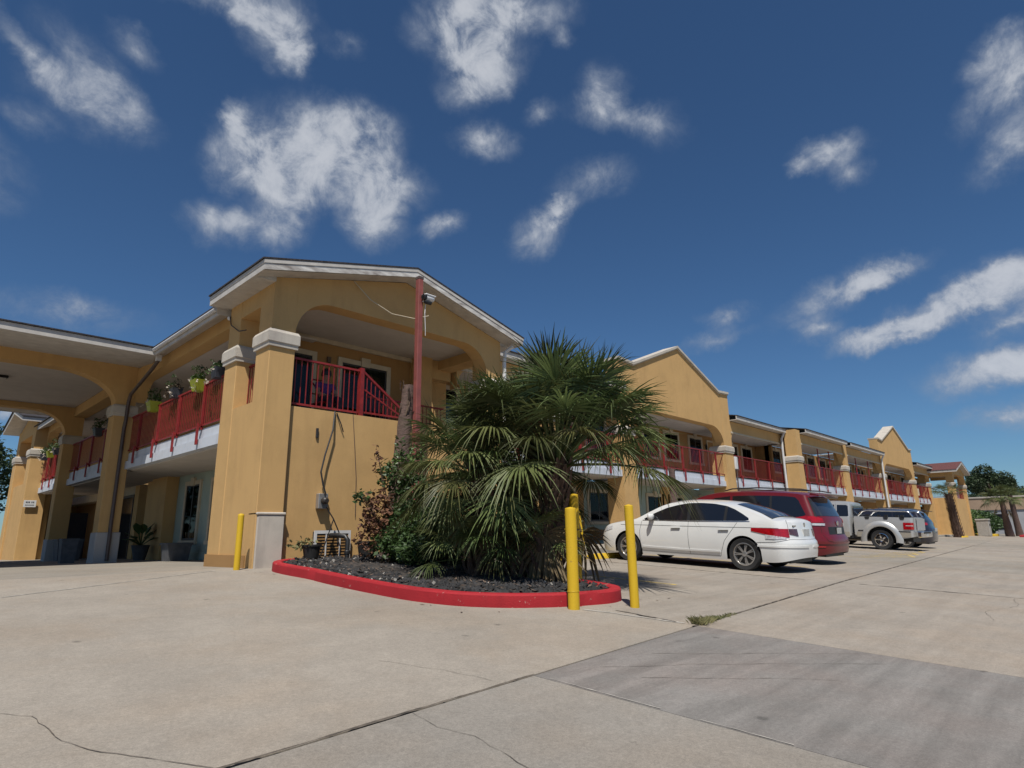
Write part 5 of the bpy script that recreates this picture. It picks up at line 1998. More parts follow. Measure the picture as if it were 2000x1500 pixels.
MB().box(-.85, .55, .40, .85, 3.0, .6).build('floor_pan', 'trim_black', s)
for side in (-1, 1):
    # flared wing over the rear wheel
    b = MB()
    rings = []
    for i in range(25):
        t = math.pi * (i / 24 * 1.10 - .05)
        ca, sa = -math.cos(t), math.sin(t)
        f = max(.2, min(1, math.sin(math.pi * i / 24) * 1.6))
        ring = []
        for rad, x in ((.505, .93), (.51, .985 + .02 * f), (.56, .99 + .03 * f), (.64, .975 + .02 * f), (.71, .95), (.74, .915)):
            ring.append((side * x, ca * rad, .385 + sa * rad))
        rings.append(ring)
    b.rings(rings, closed=False)
    b.build('wheel_flare', 'paint_silver', s, smooth=60)
    bedc.patch('lower_panel', 'paint_champagne', bedc.strip([(.52, .47), (.95, .47)], [(.52, .66), (.95, .66)]), side, .012, 4, 3)
    bedc.patch('lower_panel', 'paint_champagne', bedc.strip([(-1.0, .52), (-.55, .50)], [(-1.0, .68), (-.58, .68)]), side, .012, 4, 3)
    cab.patch('lower_panel', 'paint_champagne', cab.strip([(1.1, .43), (3.0, .43)], [(1.1, .64), (3.0, .64)]), side, .012, 10, 3)
    bedc.patch('side_vent', 'trim_black', bedc.strip([(.45, .70), (.60, .685), (.8, .69)], [(.45, .715), (.60, .735), (.8, .73)]), side, .012, 6, 1)
    bedc.patch('side_vent', 'trim_black', bedc.strip([(-1.0, .70), (-.6, .70)], [(-1.0, .735), (-.6, .735)]), side, .012, 6, 1)
    cab.patch('window', G, cab.strip([(1.12, 1.27), (1.18, 1.25), (1.55, 1.25)], [(1.14, 1.66), (1.2, 1.70), (1.55, 1.705)]), side)
    cab.patch('window', G, cab.strip([(1.65, 1.25), (2.2, 1.24), (2.85, 1.235)], [(1.65, 1.71), (2.2, 1.69), (2.65, 1.45)]), side)
    cab.seam([(1.6, 1.75), (1.6, 1.0), (1.6, .48)], side)
    tl = bedc.patch('taillight', 'lamp_red', lambda u, v: (lerp(.72, 1.24, u), lerp(.80, 1.06, v)), side, .02, 10, 5)
    bedc.patch('reversing_lens', 'lamp_clear', lambda u, v: (lerp(.80, 1.16, u), lerp(.93, .955, v)), side, .026, 8, 1, parent=tl)
    rl = MB().tube([(side * .84, .80, 1.27), (side * .84, .62, 1.46), (side * .84, .45, 1.50), (side * .84, -.85, 1.50), (side * .84, -1.0, 1.44), (side * .84, -1.10, 1.29)], .032, 8).build('bed_rail', 'chrome', s, smooth=60)
    for y in (.45, -.2, -.75):
        MB().box(side * .84 - .05, y - .06, 1.265, side * .84 + .05, y + .06, 1.34).build('rail_foot', 'trim_black', rl)
        bedc.patch('stake_clamp', 'trim_black', bedc.strip([(y - .06, 1.16), (y + .06, 1.16)], [(y - .09, 1.245), (y + .09, 1.245)]), side, .014, 2, 2)
    m_ = cab.pos(cab.qy(2.7), 1.35, side, .14)
    MB().bbox(m_.x - .1, m_.y - .05, 1.24, m_.x + .1, m_.y + .05, 1.5, .03).build('side_mirror', 'trim_black', s, smooth=60)
    bedc.seam([(.62, .62), (.62, 1.24)], side, .005, q=True)
b = MB()
b.bbox(-.93, -1.36, .52, .93, -1.20, .74, .03)
bm_ = b.build('bumper', 'chrome', s)
MB().box(-.55, -1.372, .66, .55, -1.362, .735).build('step_pad', 'trim_black', bm_)
MB().box(-.16, -1.37, .56, .16, -1.361, .655).build('licence_plate', 'plate', bm_)
p0 = cab.pos(0, 1.5, -1, .004)
MB().box(-.66, .985, 1.32, .66, 1.0, 1.68).build('rear_window', 'rear_glass', s)
cab.top_patch('windshield', G, 2.5, 3.2, .86, .92)
MB().tube([(-.72, .72, 1.27), (-.55, .88, 1.32), (.55, .88, 1.32), (.72, .72, 1.27)], .03, 8).build('bed_bar', 'trim_black', s)
MB().box(-.62, -1.19, .78, .62, -1.165, 1.22).build('tailgate', 'paint_silver', s)

# ---- dark crossover
s = car_root('crossover', 'dark crossover mostly hidden behind the silver pickup', 32.3, 6.75)
c = Car(s, 1.0, 2.65, .9, .92,
        [(-1.0, 1.48), (-.75, 1.58), (-.2, 1.65), (.6, 1.68), (1.3, 1.64), (1.9, 1.40), (2.5, 1.08), (3.0, 1.0), (3.4, .85), (3.5, .7), (3.55, .55)],
        [(-1, 1.08), (1.5, 1.0), (2.6, .95), (3.55, .6)], rr=.42, rf=.5, Ra=.40, r=.35, tumble=.3, sr=((.2, .05), (.4, 0), (.75, 0), (.85, .08), (1.1, .14), (1.6, .5), (1.9, .5)), dec=1.3, crown=.06)
c.body('paint_navy')
c.underbody()
c.wheels(5, twin=False)
for side in (-1, 1):
    c.patch('window', G, c.strip([(-.55, 1.12), (-.1, 1.08), (.4, 1.06)], [(-.45, 1.40), (-.1, 1.50), (.4, 1.53)]), side)
    c.patch('window', G, c.strip([(.45, 1.06), (1.1, 1.03), (1.75, 1.0)], [(.45, 1.53), (1.0, 1.50), (1.6, 1.30)]), side)
    c.patch('taillight', 'lamp_red', lambda u, v: (lerp(.45, 1.25, u), lerp(.98, lerp(1.08, 1.12, u), v)), side, .018, 12, 4)
    c.patch('rear_window', 'rear_glass', lambda u, v: (lerp(0, .66, u), lerp(1.14, 1.48, v)), side, .008, 8, 5)
    MB().tube([(side * .66, -.5, 1.62), (side * .66, .2, 1.70), (side * .66, 1.0, 1.68)], .016, 6).build('roof_rail', 'trim_black', s)
MB().box(-.16, -1.02, .72, .16, -.99, .86).build('licence_plate', 'plate', s)
b = MB()
b.rings([[(x, -.62, 1.60), (x, -.84, 1.575), (x, -.82, 1.55), (x, -.60, 1.56)] for x in (-.62, 0, .62)], caps=True)
b.build('spoiler', 'trim_black', s)
# ------------------------------------------------------------------ posts, stops and small things
weathered('bollard_yellow', (.60, .385, .020), .55, streak=.3, patch=.15, grain=.03, bump=.25, chips=(.33, .20, .05))
weathered('stop_yellow', (.68, .44, .035), .7, streak=.2, patch=.2, chips=(.4, .36, .28))
mat('pole_red', (.275, .075, .062), .6, scale=5, c2=(.19, .055, .048))
mat('camera_white', (.72, .71, .70), .35, var=.04)
mat('tarp_grey', (.12, .12, .125), .6, var=.4, scale=5)
mat('pot_lime', (.32, .35, .03), .45, var=.1)
mat('pot_slate', (.045, .050, .062), .5, var=.2)
mat('pot_black', (.02, .019, .018), .6)
mat('tub_grey', (.085, .088, .095), .7, var=.2, scale=6)
mat('bin_stone', (.33, .31, .28), .85, var=.2, scale=14, bump=.4)
mat('sign_white', (.66, .66, .65), .5, var=.05)
mat('sign_ink', (.03, .03, .05), .6)
mat('blossom', (.55, .48, .40), .7, var=.3, scale=9)
mat('vending', (.030, .022, .026), .4)


def bollard(label, x, y, ht, r, lean=(0, 0), group='yellow steel bollards', name='bollard', ring=None):
    z = h(x, y)
    p = thing(name, label, 'bollard', (x, y, z), (lean[0], lean[1], 0), group)
    b = MB()
    b.lathe([(r * 1.0, -.06), (r, ht - .03)], n=20, caps=False)
    b.build('post', 'bollard_yellow', p, smooth=40)
    MB().lathe([(r, ht - .03), (r * .97, ht - .006), (r * .86, ht), (.004, ht + .012)], n=20, caps=False).build('cap', 'bollard_yellow', p, smooth=40)
    if ring:
        MB().lathe([(r + .002, ring - .006), (r + .005, ring), (r + .002, ring + .006)], n=20, caps=False).build('weld_seam', 'bollard_yellow', p, smooth=40)
    return p


bollard('yellow bollard with a weld ring standing against the red kerb', 5.87, 4.70, 1.15, .068, (0, 0), ring=.20)
bollard('tall yellow bollard just behind the one against the red kerb', 7.40, 5.84, 1.36, .072, (0, R(-1)))
bollard('yellow bollard standing free to the right of the red kerb end', 6.57, 4.33, 1.20, .055, (0, R(-.5)))
bollard('yellow bollard in front of the ochre corner pier', 4.53, 10.93, .93, .052)
bollard('thin straight yellow pipe post behind the two bollards', 11.42, 9.32, 1.12, .030)
bollard('thin leaning yellow pipe post beside the hidden standpipe', 12.32, 9.45, 1.10, .030, (R(-3), R(-6)))


def wheel_stop(label, x, y, L=1.7):
    z = h(x, y)
    p = thing('wheel_stop', label, 'wheel stop', (x, y, z), (0, 0, 0), 'yellow wheel stops at the stall heads')
    b = MB()
    b.rings([[(e, -.085, 0), (e, -.075, .06), (e + s_, -.045, .125), (e + s_, .045, .125), (e, .075, .06), (e, .085, 0)] for e, s_ in ((-L / 2, .05), (L / 2, -.05))], caps=True)
    b.build('block', 'stop_yellow', p, smooth=20)
    for e in (-L * .3, L * .3):
        MB().lathe([(.02, .125), (.016, .132), (.002, .134)], (e, 0, 0), 8).build('anchor_pin', 'steel_grey', p)
    return p


wheel_stop('yellow wheel stop between the palm trunk and the bollards', 10.2, 9.12)
wheel_stop('yellow wheel stop just ahead of the white sedan', 12.85, 9.15, 1.6)
wheel_stop('yellow wheel stop seen through the fan palm stems', 8.15, 9.6, 1.4)
wheel_stop('yellow wheel stop in front of the red minivan', 17.5, 9.9)
wheel_stop('yellow wheel stop in front of the silver pickup', 28.6, 11.1 - .65)
wheel_stop('yellow wheel stop near the far motel wing', 63.5, 9.3, 2.2)

# steel pole with two cameras
p = thing('steel_pole', 'square rust-red steel pole rising to the gable of the corner wing', 'pole', (7.83, 10.36, h(7.8, 10.4) + .1))
MB().bbox(-.062, -.062, 0, .062, .062, 6.05, .008).build('post', 'pole_red', p)
MB().box(-.066, -.066, 6.05, .066, .066, 6.11).build('cap', 'metal_brown', p)
MB().box(-.13, -.13, -.02, .13, .13, .015).build('base_plate', 'pole_red', p)
q = thing('security_camera', 'white bullet security camera on the steel pole', 'camera', (8.02, 10.24, 5.68), group='security cameras on the steel pole')
MB().lathe([(.06, -.13), (.066, -.12), (.066, .10), (.058, .11)], (0, 0, 0), 14, 'X').build('housing', 'camera_white', q, smooth=40)
q.rotation_euler = (0, R(-4), R(8))
MB().bbox(-.17, -.075, .045, .15, .075, .078, .01).build('sun_shield', 'camera_white', q)
MB().lathe([(.062, -.2), (.066, -.19), (.066, -.131)], (0, 0, 0), 14, 'X').build('front_ring', 'black_plastic', q)
MB().lathe([(.004, -.208), (.034, -.206), (.034, -.2)], (0, 0, 0), 12, 'X').build('lens', 'window_glass', q)
MB().tube([(-.05, 0, -.05), (-.10, .03, -.09), (-.16, .06, -.08)], .018, 6).build('bracket', 'camera_white', q)
q = thing('security_camera', 'small black security camera below the white one', 'camera', (7.95, 10.2, 5.56), group='security cameras on the steel pole')
MB().lathe([(.04, -.09), (.045, -.08), (.045, .08), (.03, .09)], (0, 0, 0), 12, 'X').build('housing', 'black_plastic', q, smooth=40)
MB().lathe([(.004, -.1), (.028, -.098), (.028, -.09)], (0, 0, 0), 12, 'X').build('lens', 'window_glass', q)
MB().tube([(.02, .02, 0), (-.02, .08, .02), (-.05, .1, .05)], .015, 6).build('bracket', 'camera_white', q)
b = MB()
b.tube([(7.93, 10.26, 5.55), (7.9, 10.24, 5.3), (7.93, 10.25, 4.95), (7.95, 10.27, 4.8)], .008, 5)
tag(b.build('camera_cable', 'camera_white'), 'thin white cable hanging down the steel pole', 'cable')

# standpipe, heap under a tarpaulin
p = thing('standpipe', 'yellow standpipe with elbow outlet behind the palm trunk', 'standpipe', (10.9, 9.45, h(10.9, 9.4)))
MB().tube([(0, 0, 0), (0, 0, .40), (.03, 0, .5), (.12, 0, .53), (.22, 0, .50)], [.05, .05, .055, .055, .06], 10).build('pipe', 'stop_yellow', p, smooth=60)
MB().lathe([(.07, .12), (.08, .16), (.07, .2)], n=12).build('flange', 'stop_yellow', p)
MB().lathe([(.06, .28), (.075, .31), (.06, .34)], n=12).build('flange', 'stop_yellow', p)
p = thing('tarpaulin_heap', 'heap of things under a crumpled grey tarpaulin by the wall', 'tarpaulin', (11.55, 10.15, h(11.5, 10.1)))
b = MB()
rnd = random.Random(21)
rings = []
for i in range(13):
    t = i / 12
    rr = .62 * (1 - t**2.6 * .75) * (1 if i < 12 else .05)
    rings.append([(math.cos(a) * rr * rnd.uniform(.82, 1.12) * .8, math.sin(a) * rr * rnd.uniform(.82, 1.12) * .6, t * .80 * rnd.uniform(.96, 1.04)) for a in [2 * math.pi * k / 22 for k in range(22)]])
b.rings(rings, caps=True)
b.build('tarpaulin', 'tarp_grey', p)
MB().tube([(-.5, -.34, .3), (0, -.42, .34), (.5, -.33, .3)], .01, 5).build('rope', 'metal_brown', p)

# pots and pipe at the foot of the wall
def pot(label, x, y, r, ht, m, plant=None, z=None, seed=1, name='plant_pot'):
    z = h(x, y) + .16 if z is None else z
    p = thing(name, label, 'plant pot', (x, y, z))
    MB().lathe([(r * .75, 0), (r, ht), (r * 1.06, ht), (r * 1.06, ht - .03), (r * .99, ht - .035)], n=18, caps=False).build('pot', m, p, smooth=40)
    MB().lathe([(.004, ht * .9), (r * .95, ht * .9)], n=18, caps=False).build('soil', 'bed_soil', p)
    if plant:
        rnd = random.Random(seed)
        for mm, c, rr, n, s_ in plant:
            b = MB()
            leafy(b, c, rr, n, s_, rnd)
            b.build('foliage', mm, p)
    return p


pot('black plastic pot beside the wall unit on the left', 5.78, 10.72, .17, .24, 'pot_black', [('grass_dry', (-.15, 0, .27), (.3, .2, .1), 60, .10)], seed=2)
pot('black plastic pot right of the wall unit, below the shrub', 6.72, 10.35, .19, .30, 'pot_black')
p = thing('drain_pipe', 'bent black drain pipe standing before the wall unit', 'pipe', (6.42, 10.55, h(6.4, 10.5) + .12))
MB().tube([(0, 0, 0), (0, 0, .36), (-.03, .05, .43), (-.12, .2, .45), (-.15, .38, .45)], .045, 10).build('pipe', 'black_plastic', p, smooth=60)
MB().lathe([(.05, .10), (.056, .11), (.056, .16), (.05, .17)], n=12).build('collar', 'black_plastic', p)

# planters hung along the drive-side railing
def planter(label, y, m, size=1.0, seed=1, square=False, tall=True, fo=('leaf_young', 'leaf_green')):
    rnd = random.Random(seed)
    p = thing('railing_planter', label, 'planter', (4.99, y, 4.0), group='planters hung over the balcony railing')
    p.scale = (.85, .85, .85)
    if square:
        MB().rings([[(-.13 * k, -.17 * k, z), (.13 * k, -.17 * k, z), (.13 * k, .17 * k, z), (-.13 * k, .17 * k, z)] for z, k in ((0.01, .85), (.27, 1.05), (.29, 1.08))], caps=True).build('pot', m, p)
    else:
        MB().rings([[(-.17 * k - .03, -.20 * k, z), (.12 * k, -.20 * k, z), (.12 * k, .20 * k, z), (-.17 * k - .03, .20 * k, z)] for z, k in ((-.14, .72), (.12, 1.05), (.17, 1.12))], caps=True).build('pot', m, p)
    b = MB()
    leafy(b, (0, 0, .32), (.14 * size, .2 * size, .12 * size), 60, .10, rnd)
    leafy(b, (-.1, .22 * size, .25), (.12, .12, .12), 40, .09, rnd)
    b.build('foliage', fo[0], p)
    b = MB()
    for i in range(10):
        e = Vector((rnd.uniform(-.25, .15), rnd.uniform(-.3, .4), rnd.uniform(.3, .62) if tall else rnd.uniform(.2, .4)))
        b.tube([(0, 0, .2), Vector((0, 0, .2)).lerp(e, .5) + Vector((0, 0, .08)), e], [.006, .005, .003], 4)
        leafy(b, e, (.05, .05, .05), 9, .07, rnd)
    b.build('sprigs', fo[1], p)
    b = MB()
    for i in range(5):
        e = Vector((rnd.uniform(-.3, -.1), rnd.uniform(-.3, .35), rnd.uniform(-.15, .3)))
        leafy(b, e, (.04, .04, .04), 8, .06, rnd)
    b.build('blossoms', 'blossom', p)
    return p


planter('slate square planter at the end of the drive-side railing near the corner', 13.95, 'pot_slate', .9, 1, square=True)
planter('lime green planter nearest the corner on the drive-side railing', 15.0, 'pot_lime', 1.0, 2)
planter('grey planter between the two lime green ones on the railing', 16.7, 'pot_slate', 1.0, 3, square=True, fo=('twig', 'leaf_green'))
planter('lime green planter nearest the first canopy pier on the railing', 18.3, 'pot_lime', 1.0, 4)
planter('dark planter on the railing right behind the first canopy pier', 22.6, 'pot_black', 1.2, 5, square=True, fo=('leaf_green', 'twig'))
planter('bushy planter on the shaded railing under the canopy', 24.0, 'pot_slate', 1.3, 6, fo=('leaf_green', 'leaf_green'))
planter('leafy planter left of the second canopy pier on the far railing', 30.4, 'pot_slate', 1.4, 7)
planter('lime green planter in the middle of the far drive-side railing', 31.6, 'pot_lime', 1.3, 8)
planter('pale leafed planter at the far end of the drive-side railing', 32.9, 'pot_slate', 1.3, 9)

# tubs and plants on the drive walk
def tub(label, x, y, w, ht):
    p = thing('planter_tub', label, 'planter', (x, y, h(x, y)))
    MB().rings([[(-w * k, -w * k, z), (w * k, -w * k, z), (w * k, w * k, z), (-w * k, w * k, z)] for z, k in ((0, .42), (ht - .06, .5), (ht - .06, .54), (ht, .54), (ht, .46), (ht - .1, .45))], caps=True).build('tub', 'tub_grey', p)
    MB().box(-w * .44, -w * .44, ht - .14, w * .44, w * .44, ht - .11).build('soil', 'bed_soil', p)
    return p


tub('grey square tub under the teal wall window', 6.25, 19.3, .62, .5)
tub('dark grey square tub beside the second canopy pier', 5.2, 27.2, .75, .75)
p = tub('pale tall tub at the foot of the first canopy pier', 4.25, 22.2, .4, .7)
p = thing('potted_plant', 'tall potted plant with broad dark leaves by the drive-side wall', 'potted plant', (6.2, 22.4, h(6.2, 22.4)))
MB().lathe([(.16, 0), (.26, .45), (.28, .47), (.25, .47)], n=16, caps=False).build('pot', 'tub_grey', p, smooth=40)
b = MB()
rnd = random.Random(5)
for i in range(16):
    a = rnd.uniform(0, 6.28)
    L = rnd.uniform(.5, .9)
    el = rnd.uniform(.5, 1.35)
    d = Vector((math.cos(a) * math.cos(el), math.sin(a) * math.cos(el), math.sin(el)))
    s_ = Vector((-math.sin(a), math.cos(a), 0))
    o = Vector((0, 0, .45))
    rings = []
    for t, w in ((0, .015), (.4, .02), (.6, .13), (.8, .12), (1, .01)):
        c0 = o + d * L * t * 1.4 - Vector((0, 0, .45 * t * t * L))
        rings.append([c0 - s_ * w, c0 + Vector((0, 0, -.02)), c0 + s_ * w])
    b.rings(rings, closed=False)
b.build('leaves', 'leaf_green', p)
# vending machine in the shade, small white sign on the far pier
p = thing('vending_machine', 'dark vending machine between the far pier and the canopy', 'vending machine', (6.0, 31.4, h(6, 31.4)))
MB().bbox(-.45, -.5, 0, .45, .5, 1.85, .02).build('cabinet', 'vending', p)
MB().box(-.465, -.42, .7, -.451, .22, 1.7).build('glass', 'window_glass', p)
MB().box(-.47, .3, .95, -.451, .42, 1.35).build('coin_panel', 'steel_grey', p)
MB().box(-.48, -.35, .25, -.451, .15, .42).build('delivery_flap', 'grille_dark', p)
p = thing('wall_sign', 'small white sign on the farthest drive-side pier', 'sign', (4.78, 33.3, 2.05))
p.scale = (.72, .8, .72)
MB().bbox(-.30, -.02, -.2, .30, .02, .2, .006).build('panel', 'sign_white', p)
b = MB()
for i, x in enumerate((-.20, -.13, -.06, .06, .14)):
    b.box(x, -.026, .04, x + .045, -.0205, .13)
b2 = MB()
for i in range(8):
    b2.box(-.22 + i * .055, -.026, -.11, -.19 + i * .055, -.0205, -.05)
tag(b.build('lettering', 'sign_ink', p), kind='stuff')
tag(b2.build('lettering', 'sign_ink', p), kind='stuff')

# ------------------------------------------------------------------ a person sitting on the corner balcony
mat('skin', (.30, .17, .115), .6, var=.08)
mat('shirt_purple', (.085, .035, .16), .8, var=.2, scale=12)
mat('trousers', (.03, .03, .05), .8, var=.2)
mat('hair_dark', (.012, .009, .008), .5, var=.3, scale=30)
p = thing('chair', 'red metal chair with tall frame behind the corner balcony railing', 'chair', (6.78, 12.35, FL))
b = MB()
b.tube([(-.24, .22, 0), (-.24, .24, .98), (-.2, .24, 1.03), (.2, .24, 1.03), (.24, .24, .98), (.24, .22, 0)], .02, 6)
b.build('back_frame', 'rail_red', p)
MB().box(-.25, -.24, .42, .25, .22, .45).build('seat', 'rail_red', p)
for sx in (-.22, .22):
    MB().tube([(sx, -.22, 0), (sx, -.22, .42)], .018, 6).build('leg', 'rail_red', p)
MB().bar((-.22, .24, .95), (.22, .24, .55), .03).build('back_brace', 'rail_red', p)
MB().bar((-.22, .24, .70), (.22, .24, .70), .025).build('back_slat', 'rail_red', p)


def skinned(name, pts, edges, radii, m, parent, sub=2):
    me = bpy.data.meshes.new(name)
    me.from_pydata(pts, edges, [])
    o = place(name, me, parent)
    md = o.modifiers.new('skin', 'SKIN')
    for v, r in zip(me.skin_vertices[0].data, radii):
        v.radius = (r, r) if not isinstance(r, tuple) else r
    me.skin_vertices[0].data[0].use_root = True
    o.modifiers.new('sub', 'SUBSURF').levels = sub
    o.modifiers['sub'].render_levels = sub
    bpy.context.view_layer.update()
    dg = bpy.context.evaluated_depsgraph_get()
    out = bpy.data.meshes.new_from_object(o.evaluated_get(dg))
    out.materials.clear()
    out.materials.append(MATS[m])
    out.shade_smooth()
    bpy.data.objects.remove(o)
    return place(name, out, parent)


P_ = thing('person', 'person in a purple top sitting low behind the corner balcony railing', 'person', (6.78, 12.33, FL + .45))
# pelvis, spine, neck, head; arms in the lap; legs bent over the seat edge
V = [(0, .05, .08), (0, .08, .28), (0, .08, .46), (0, .06, .53), (0, .03, .60), (0, .02, .70),
     (-.17, .07, .44), (-.22, -.02, .22), (-.10, -.20, .14), (.17, .07, .44), (.22, -.02, .22), (.10, -.20, .14),
     (-.09, .02, .06), (-.11, -.36, .08), (-.11, -.38, -.34), (-.11, -.48, -.41), (.09, .02, .06), (.11, -.36, .08), (.11, -.38, -.34), (.11, -.48, -.41)]
E_ = [(0, 1), (1, 2), (2, 3), (3, 4), (4, 5), (2, 6), (6, 7), (7, 8), (2, 9), (9, 10), (10, 11), (0, 12), (12, 13), (13, 14), (14, 15), (0, 16), (16, 17), (17, 18), (18, 19)]
RR = [.13, .12, .13, .055, .085, .095, .065, .048, .036, .065, .048, .036, .085, .062, .046, .04, .085, .062, .046, .04]
skinned('body', V, E_, RR, 'skin', P_)
skinned('shirt', [(0, .05, .10), (0, .08, .28), (0, .08, .45), (-.175, .07, .44), (-.205, .02, .30), (.175, .07, .44), (.205, .02, .30)], [(0, 1), (1, 2), (2, 3), (3, 4), (2, 5), (5, 6)], [.15, .138, .145, .08, .068, .08, .068], 'shirt_purple', P_)
skinned('trousers', [(0, .05, .05), (-.09, .02, .06), (-.11, -.36, .08), (-.11, -.38, -.25), (.09, .02, .06), (.11, -.36, .08), (.11, -.38, -.25)], [(0, 1), (1, 2), (2, 3), (0, 4), (4, 5), (5, 6)], [.14, .10, .078, .066, .10, .078, .066], 'trousers', P_)
b = MB()
b.grid(lambda u, v: (.118 * math.sin(math.pi * v * .62) * math.cos(2 * math.pi * u), .035 + .125 * math.sin(math.pi * v * .62) * math.sin(2 * math.pi * u) * (1 if math.sin(2 * math.pi * u) > -.2 else .72), .70 + .135 * math.cos(math.pi * v * .62)), 20, 8)
b.build('hair', 'hair_dark', P_, smooth=80)
for sx in (-.035, .035):
    MB().lathe([(.004, -.095), (.013, -.09), (.012, -.08)], (sx, .02, .68), 8, 'Y').build('eye', 'trim_black', P_)
MB().rings([[(-.014, -.08, .63), (.014, -.08, .63), (0, -.07, .69)], [(-.008, -.105, .635), (.008, -.105, .635), (0, -.09, .66)]], caps=True).build('nose', 'skin', P_)
MB().box(-.025, -.088, .598, .025, -.07, .606).build('mouth', 'trousers', P_)
for sx in (-1, 1):          # relaxed hands, five fingers each
    hb = MB()
    c0 = Vector((sx * .10, -.21, .135))
    hb.rings([[c0 + Vector((-.038, .03, -.012)), c0 + Vector((.038, .03, -.012)), c0 + Vector((.038, .03, .014)), c0 + Vector((-.038, .03, .014))], [c0 + Vector((-.042, -.06, -.01)), c0 + Vector((.042, -.06, -.01)), c0 + Vector((.042, -.06, .012)), c0 + Vector((-.042, -.06, .012))]], caps=True)
    for k, L in enumerate((.062, .072, .078, .07)):
        x = -.032 + k * .0213
        hb.tube([c0 + Vector((x, -.055, .002)), c0 + Vector((x, -.055 - L * .5, -.004)), c0 + Vector((x, -.055 - L * .85, -.026))], [.0095, .009, .007], 6)
    hb.tube([c0 + Vector((-sx * .036, .0, 0)), c0 + Vector((-sx * .062, -.03, -.004)), c0 + Vector((-sx * .066, -.062, -.014))], [.011, .0105, .008], 6)
    hb.build('hand', 'skin', P_, smooth=50)
mat('cloth_blue', (.22, .30, .38), .9, var=.2, scale=7)
p = thing('towel', 'pale blue towel hanging over the inner balcony railing', 'towel', (9.2, 12.5, FL))
MB().grid(lambda u, v: (lerp(-.22, .22, u), .05 + .012 * math.sin(u * 14) - .10 * (v > .6) * 0, lerp(.15, .85, v)), 16, 8).build('cloth', 'cloth_blue', p)

# ------------------------------------------------------------------ far right: palms, bin, store, planting
fan_palm('fan_palm', 'fan palm with shaggy trunk beside the far motel wing', (62.8, 9.6), (-.55, 0.15, 3.5), .34, .26, ((62, 6), (42, 7), (22, 7)), .72, 22, group='fan palms at the far end')
fan_palm('fan_palm', 'smooth-trunked fan palm right of the litter bin', (79.3, 7.9), (-.7, .1, 3.5), .38, .2, ((82, 4), (62, 7), (42, 8), (22, 8), (2, 6)), 1.0, 24, boots=False, skirt=2, group='fan palms at the far end')
fan_palm('fan_palm', 'fan palm trunk at the right edge of the view', (84.5, 7.6), (-1.0, .1, 4.2), .36, .2, ((62, 5), (42, 6), (22, 5)), .8, 26, boots=False, group='fan palms at the far end')
p = thing('litter_bin', 'square stone litter bin at the foot of the far motel wing', 'litter bin', (75.3, 9.4, h(75, 9.4)))
MB().bbox(-.55, -.5, 0, .55, .5, 1.45, .04).build('bin', 'bin_stone', p)
MB().bbox(-.6, -.55, 1.45, .6, .55, 1.62, .04).build('lid', 'bin_stone', p)
MB().box(-.3, -.515, .95, .3, -.501, 1.15).build('slot', 'trim_black', p)
for lab, x, y, L, m in (('yellow painted kerb before the far hedge', 80.5, 10.3, 9.0, 'stop_yellow'), ('yellow kerb block beside the litter bin', 77.6, 8.9, 2.8, 'stop_yellow'), ('red painted kerb under the far right palms', 82, 6.9, 9, 'kerb_red')):
    b = MB()
    b.bbox(-L / 2, -.15, -.05, L / 2, .15, .22, .03)
    o = b.build('kerb', m)
    o.location = (x, y, h(x, y))
    tag(o, lab, 'kerb')
shrub('hedge_shrub', 'rounded green shrub left of the far right palms', 'shrub', (84.5, 12.6, h(84, 12.6)), [((0, 0, 1.5), (3.0, 2.2, 1.6), 3400, 'leaf_young'), ((2.5, .3, 1.2), (2, 1.6, 1.3), 1800, 'leaf_green')], .30, 8, 31)
shrub('hedge_shrub', 'dark green shrub behind the far right palms', 'shrub', (92, 12, h(92, 12)), [((0, 0, 1.4), (3.5, 2.4, 1.5), 3600, 'leaf_green')], .32, 8, 32)
mat('store_wall', (.34, .34, .35), .85, var=.1, scale=.6)
mat('store_tan', (.36, .25, .17), .85, var=.12, scale=.5)
mat('store_pale', (.45, .40, .34), .85, var=.1)
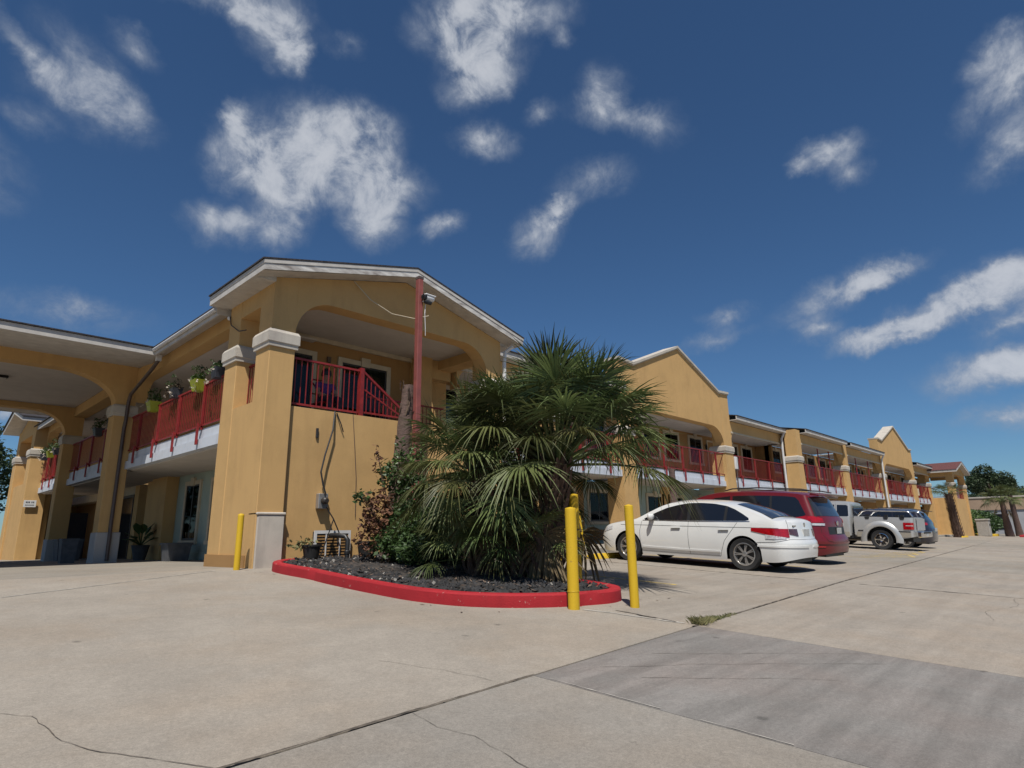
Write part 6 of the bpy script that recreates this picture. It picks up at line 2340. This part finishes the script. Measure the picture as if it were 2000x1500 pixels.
p = thing('store_building', 'low distant store with grey wall and tan parapet', 'building', (112, 14, h(112, 14)))
MB().box(0, -26, -1, 14, 6, 3.3).build('wall', 'store_wall', p)
MB().box(-.15, -26.2, 3.3, 14, 6.2, 5.0).build('parapet', 'store_tan', p)
MB().box(-.3, -16, 5.2, 14, -9, 5.9).build('sign_band', 'store_pale', p)
MB().box(-.25, -26.3, 5.0, .1, 6.3, 5.2).build('coping', 'store_pale', p)
for i in range(5):
    w = MB().box(-.06, -1.4 - i * 4.2 - 1.6, .6, -.005, -1.4 - i * 4.2, 2.6).build('window', 'window_glass', p)
    MB().box(-.1, -1.5 - i * 4.2 - 1.6, 2.6, -.005, -1.3 - i * 4.2, 2.75).build('frame', 'dark_frame', w)
p = thing('utility_pole', 'slim dark pole in front of the distant store', 'pole', (95, 13.2, h(95, 13)))
MB().tube([(0, 0, 0), (0, 0, 7.5)], [.14, .09], 8).build('post', 'metal_brown', p)
MB().bar((-.9, 0, 6.9), (.9, 0, 6.9), .09).build('crossarm', 'metal_brown', p)
# lawn and yellow kerb at the far left
b = MB()
b.bbox(-26, 51, -.62, 6, 51.3, -.32, .03)
tag(b.build('kerb', 'stop_yellow'), 'yellow kerb crossing the end of the drive at far left', 'kerb')
mat('lawn', (.085, .115, .035), .95, var=.4, scale=1.5, bump=.6, bscale=40)
b = MB()
b.grid(lambda u, v: (lerp(-60, 20, u), lerp(51.5, 120, v), h(0, 48) + .05 + v * 1.0), 8, 8)
tag(b.build('lawn', 'lawn'), kind='structure')
mat('fence_wood', (.22, .15, .10), .9, var=.3, scale=5)
p = thing('wooden_fence', 'low brown wooden fence beyond the lawn at far left', 'fence', (-6, 58, h(0, 48) + .1))
mm = MB().box(-.07, -.012, 0, .07, .012, 1.3).mesh('board', 'fence_wood')
for i in range(90):
    place('board', mm, p, (-9 + i * .16, 0, 0))
MB().box(-9, .02, .3, 5.3, .06, .4).build('rail', 'fence_wood', p)
MB().box(-9, .02, .95, 5.3, .06, 1.05).build('rail', 'fence_wood', p)
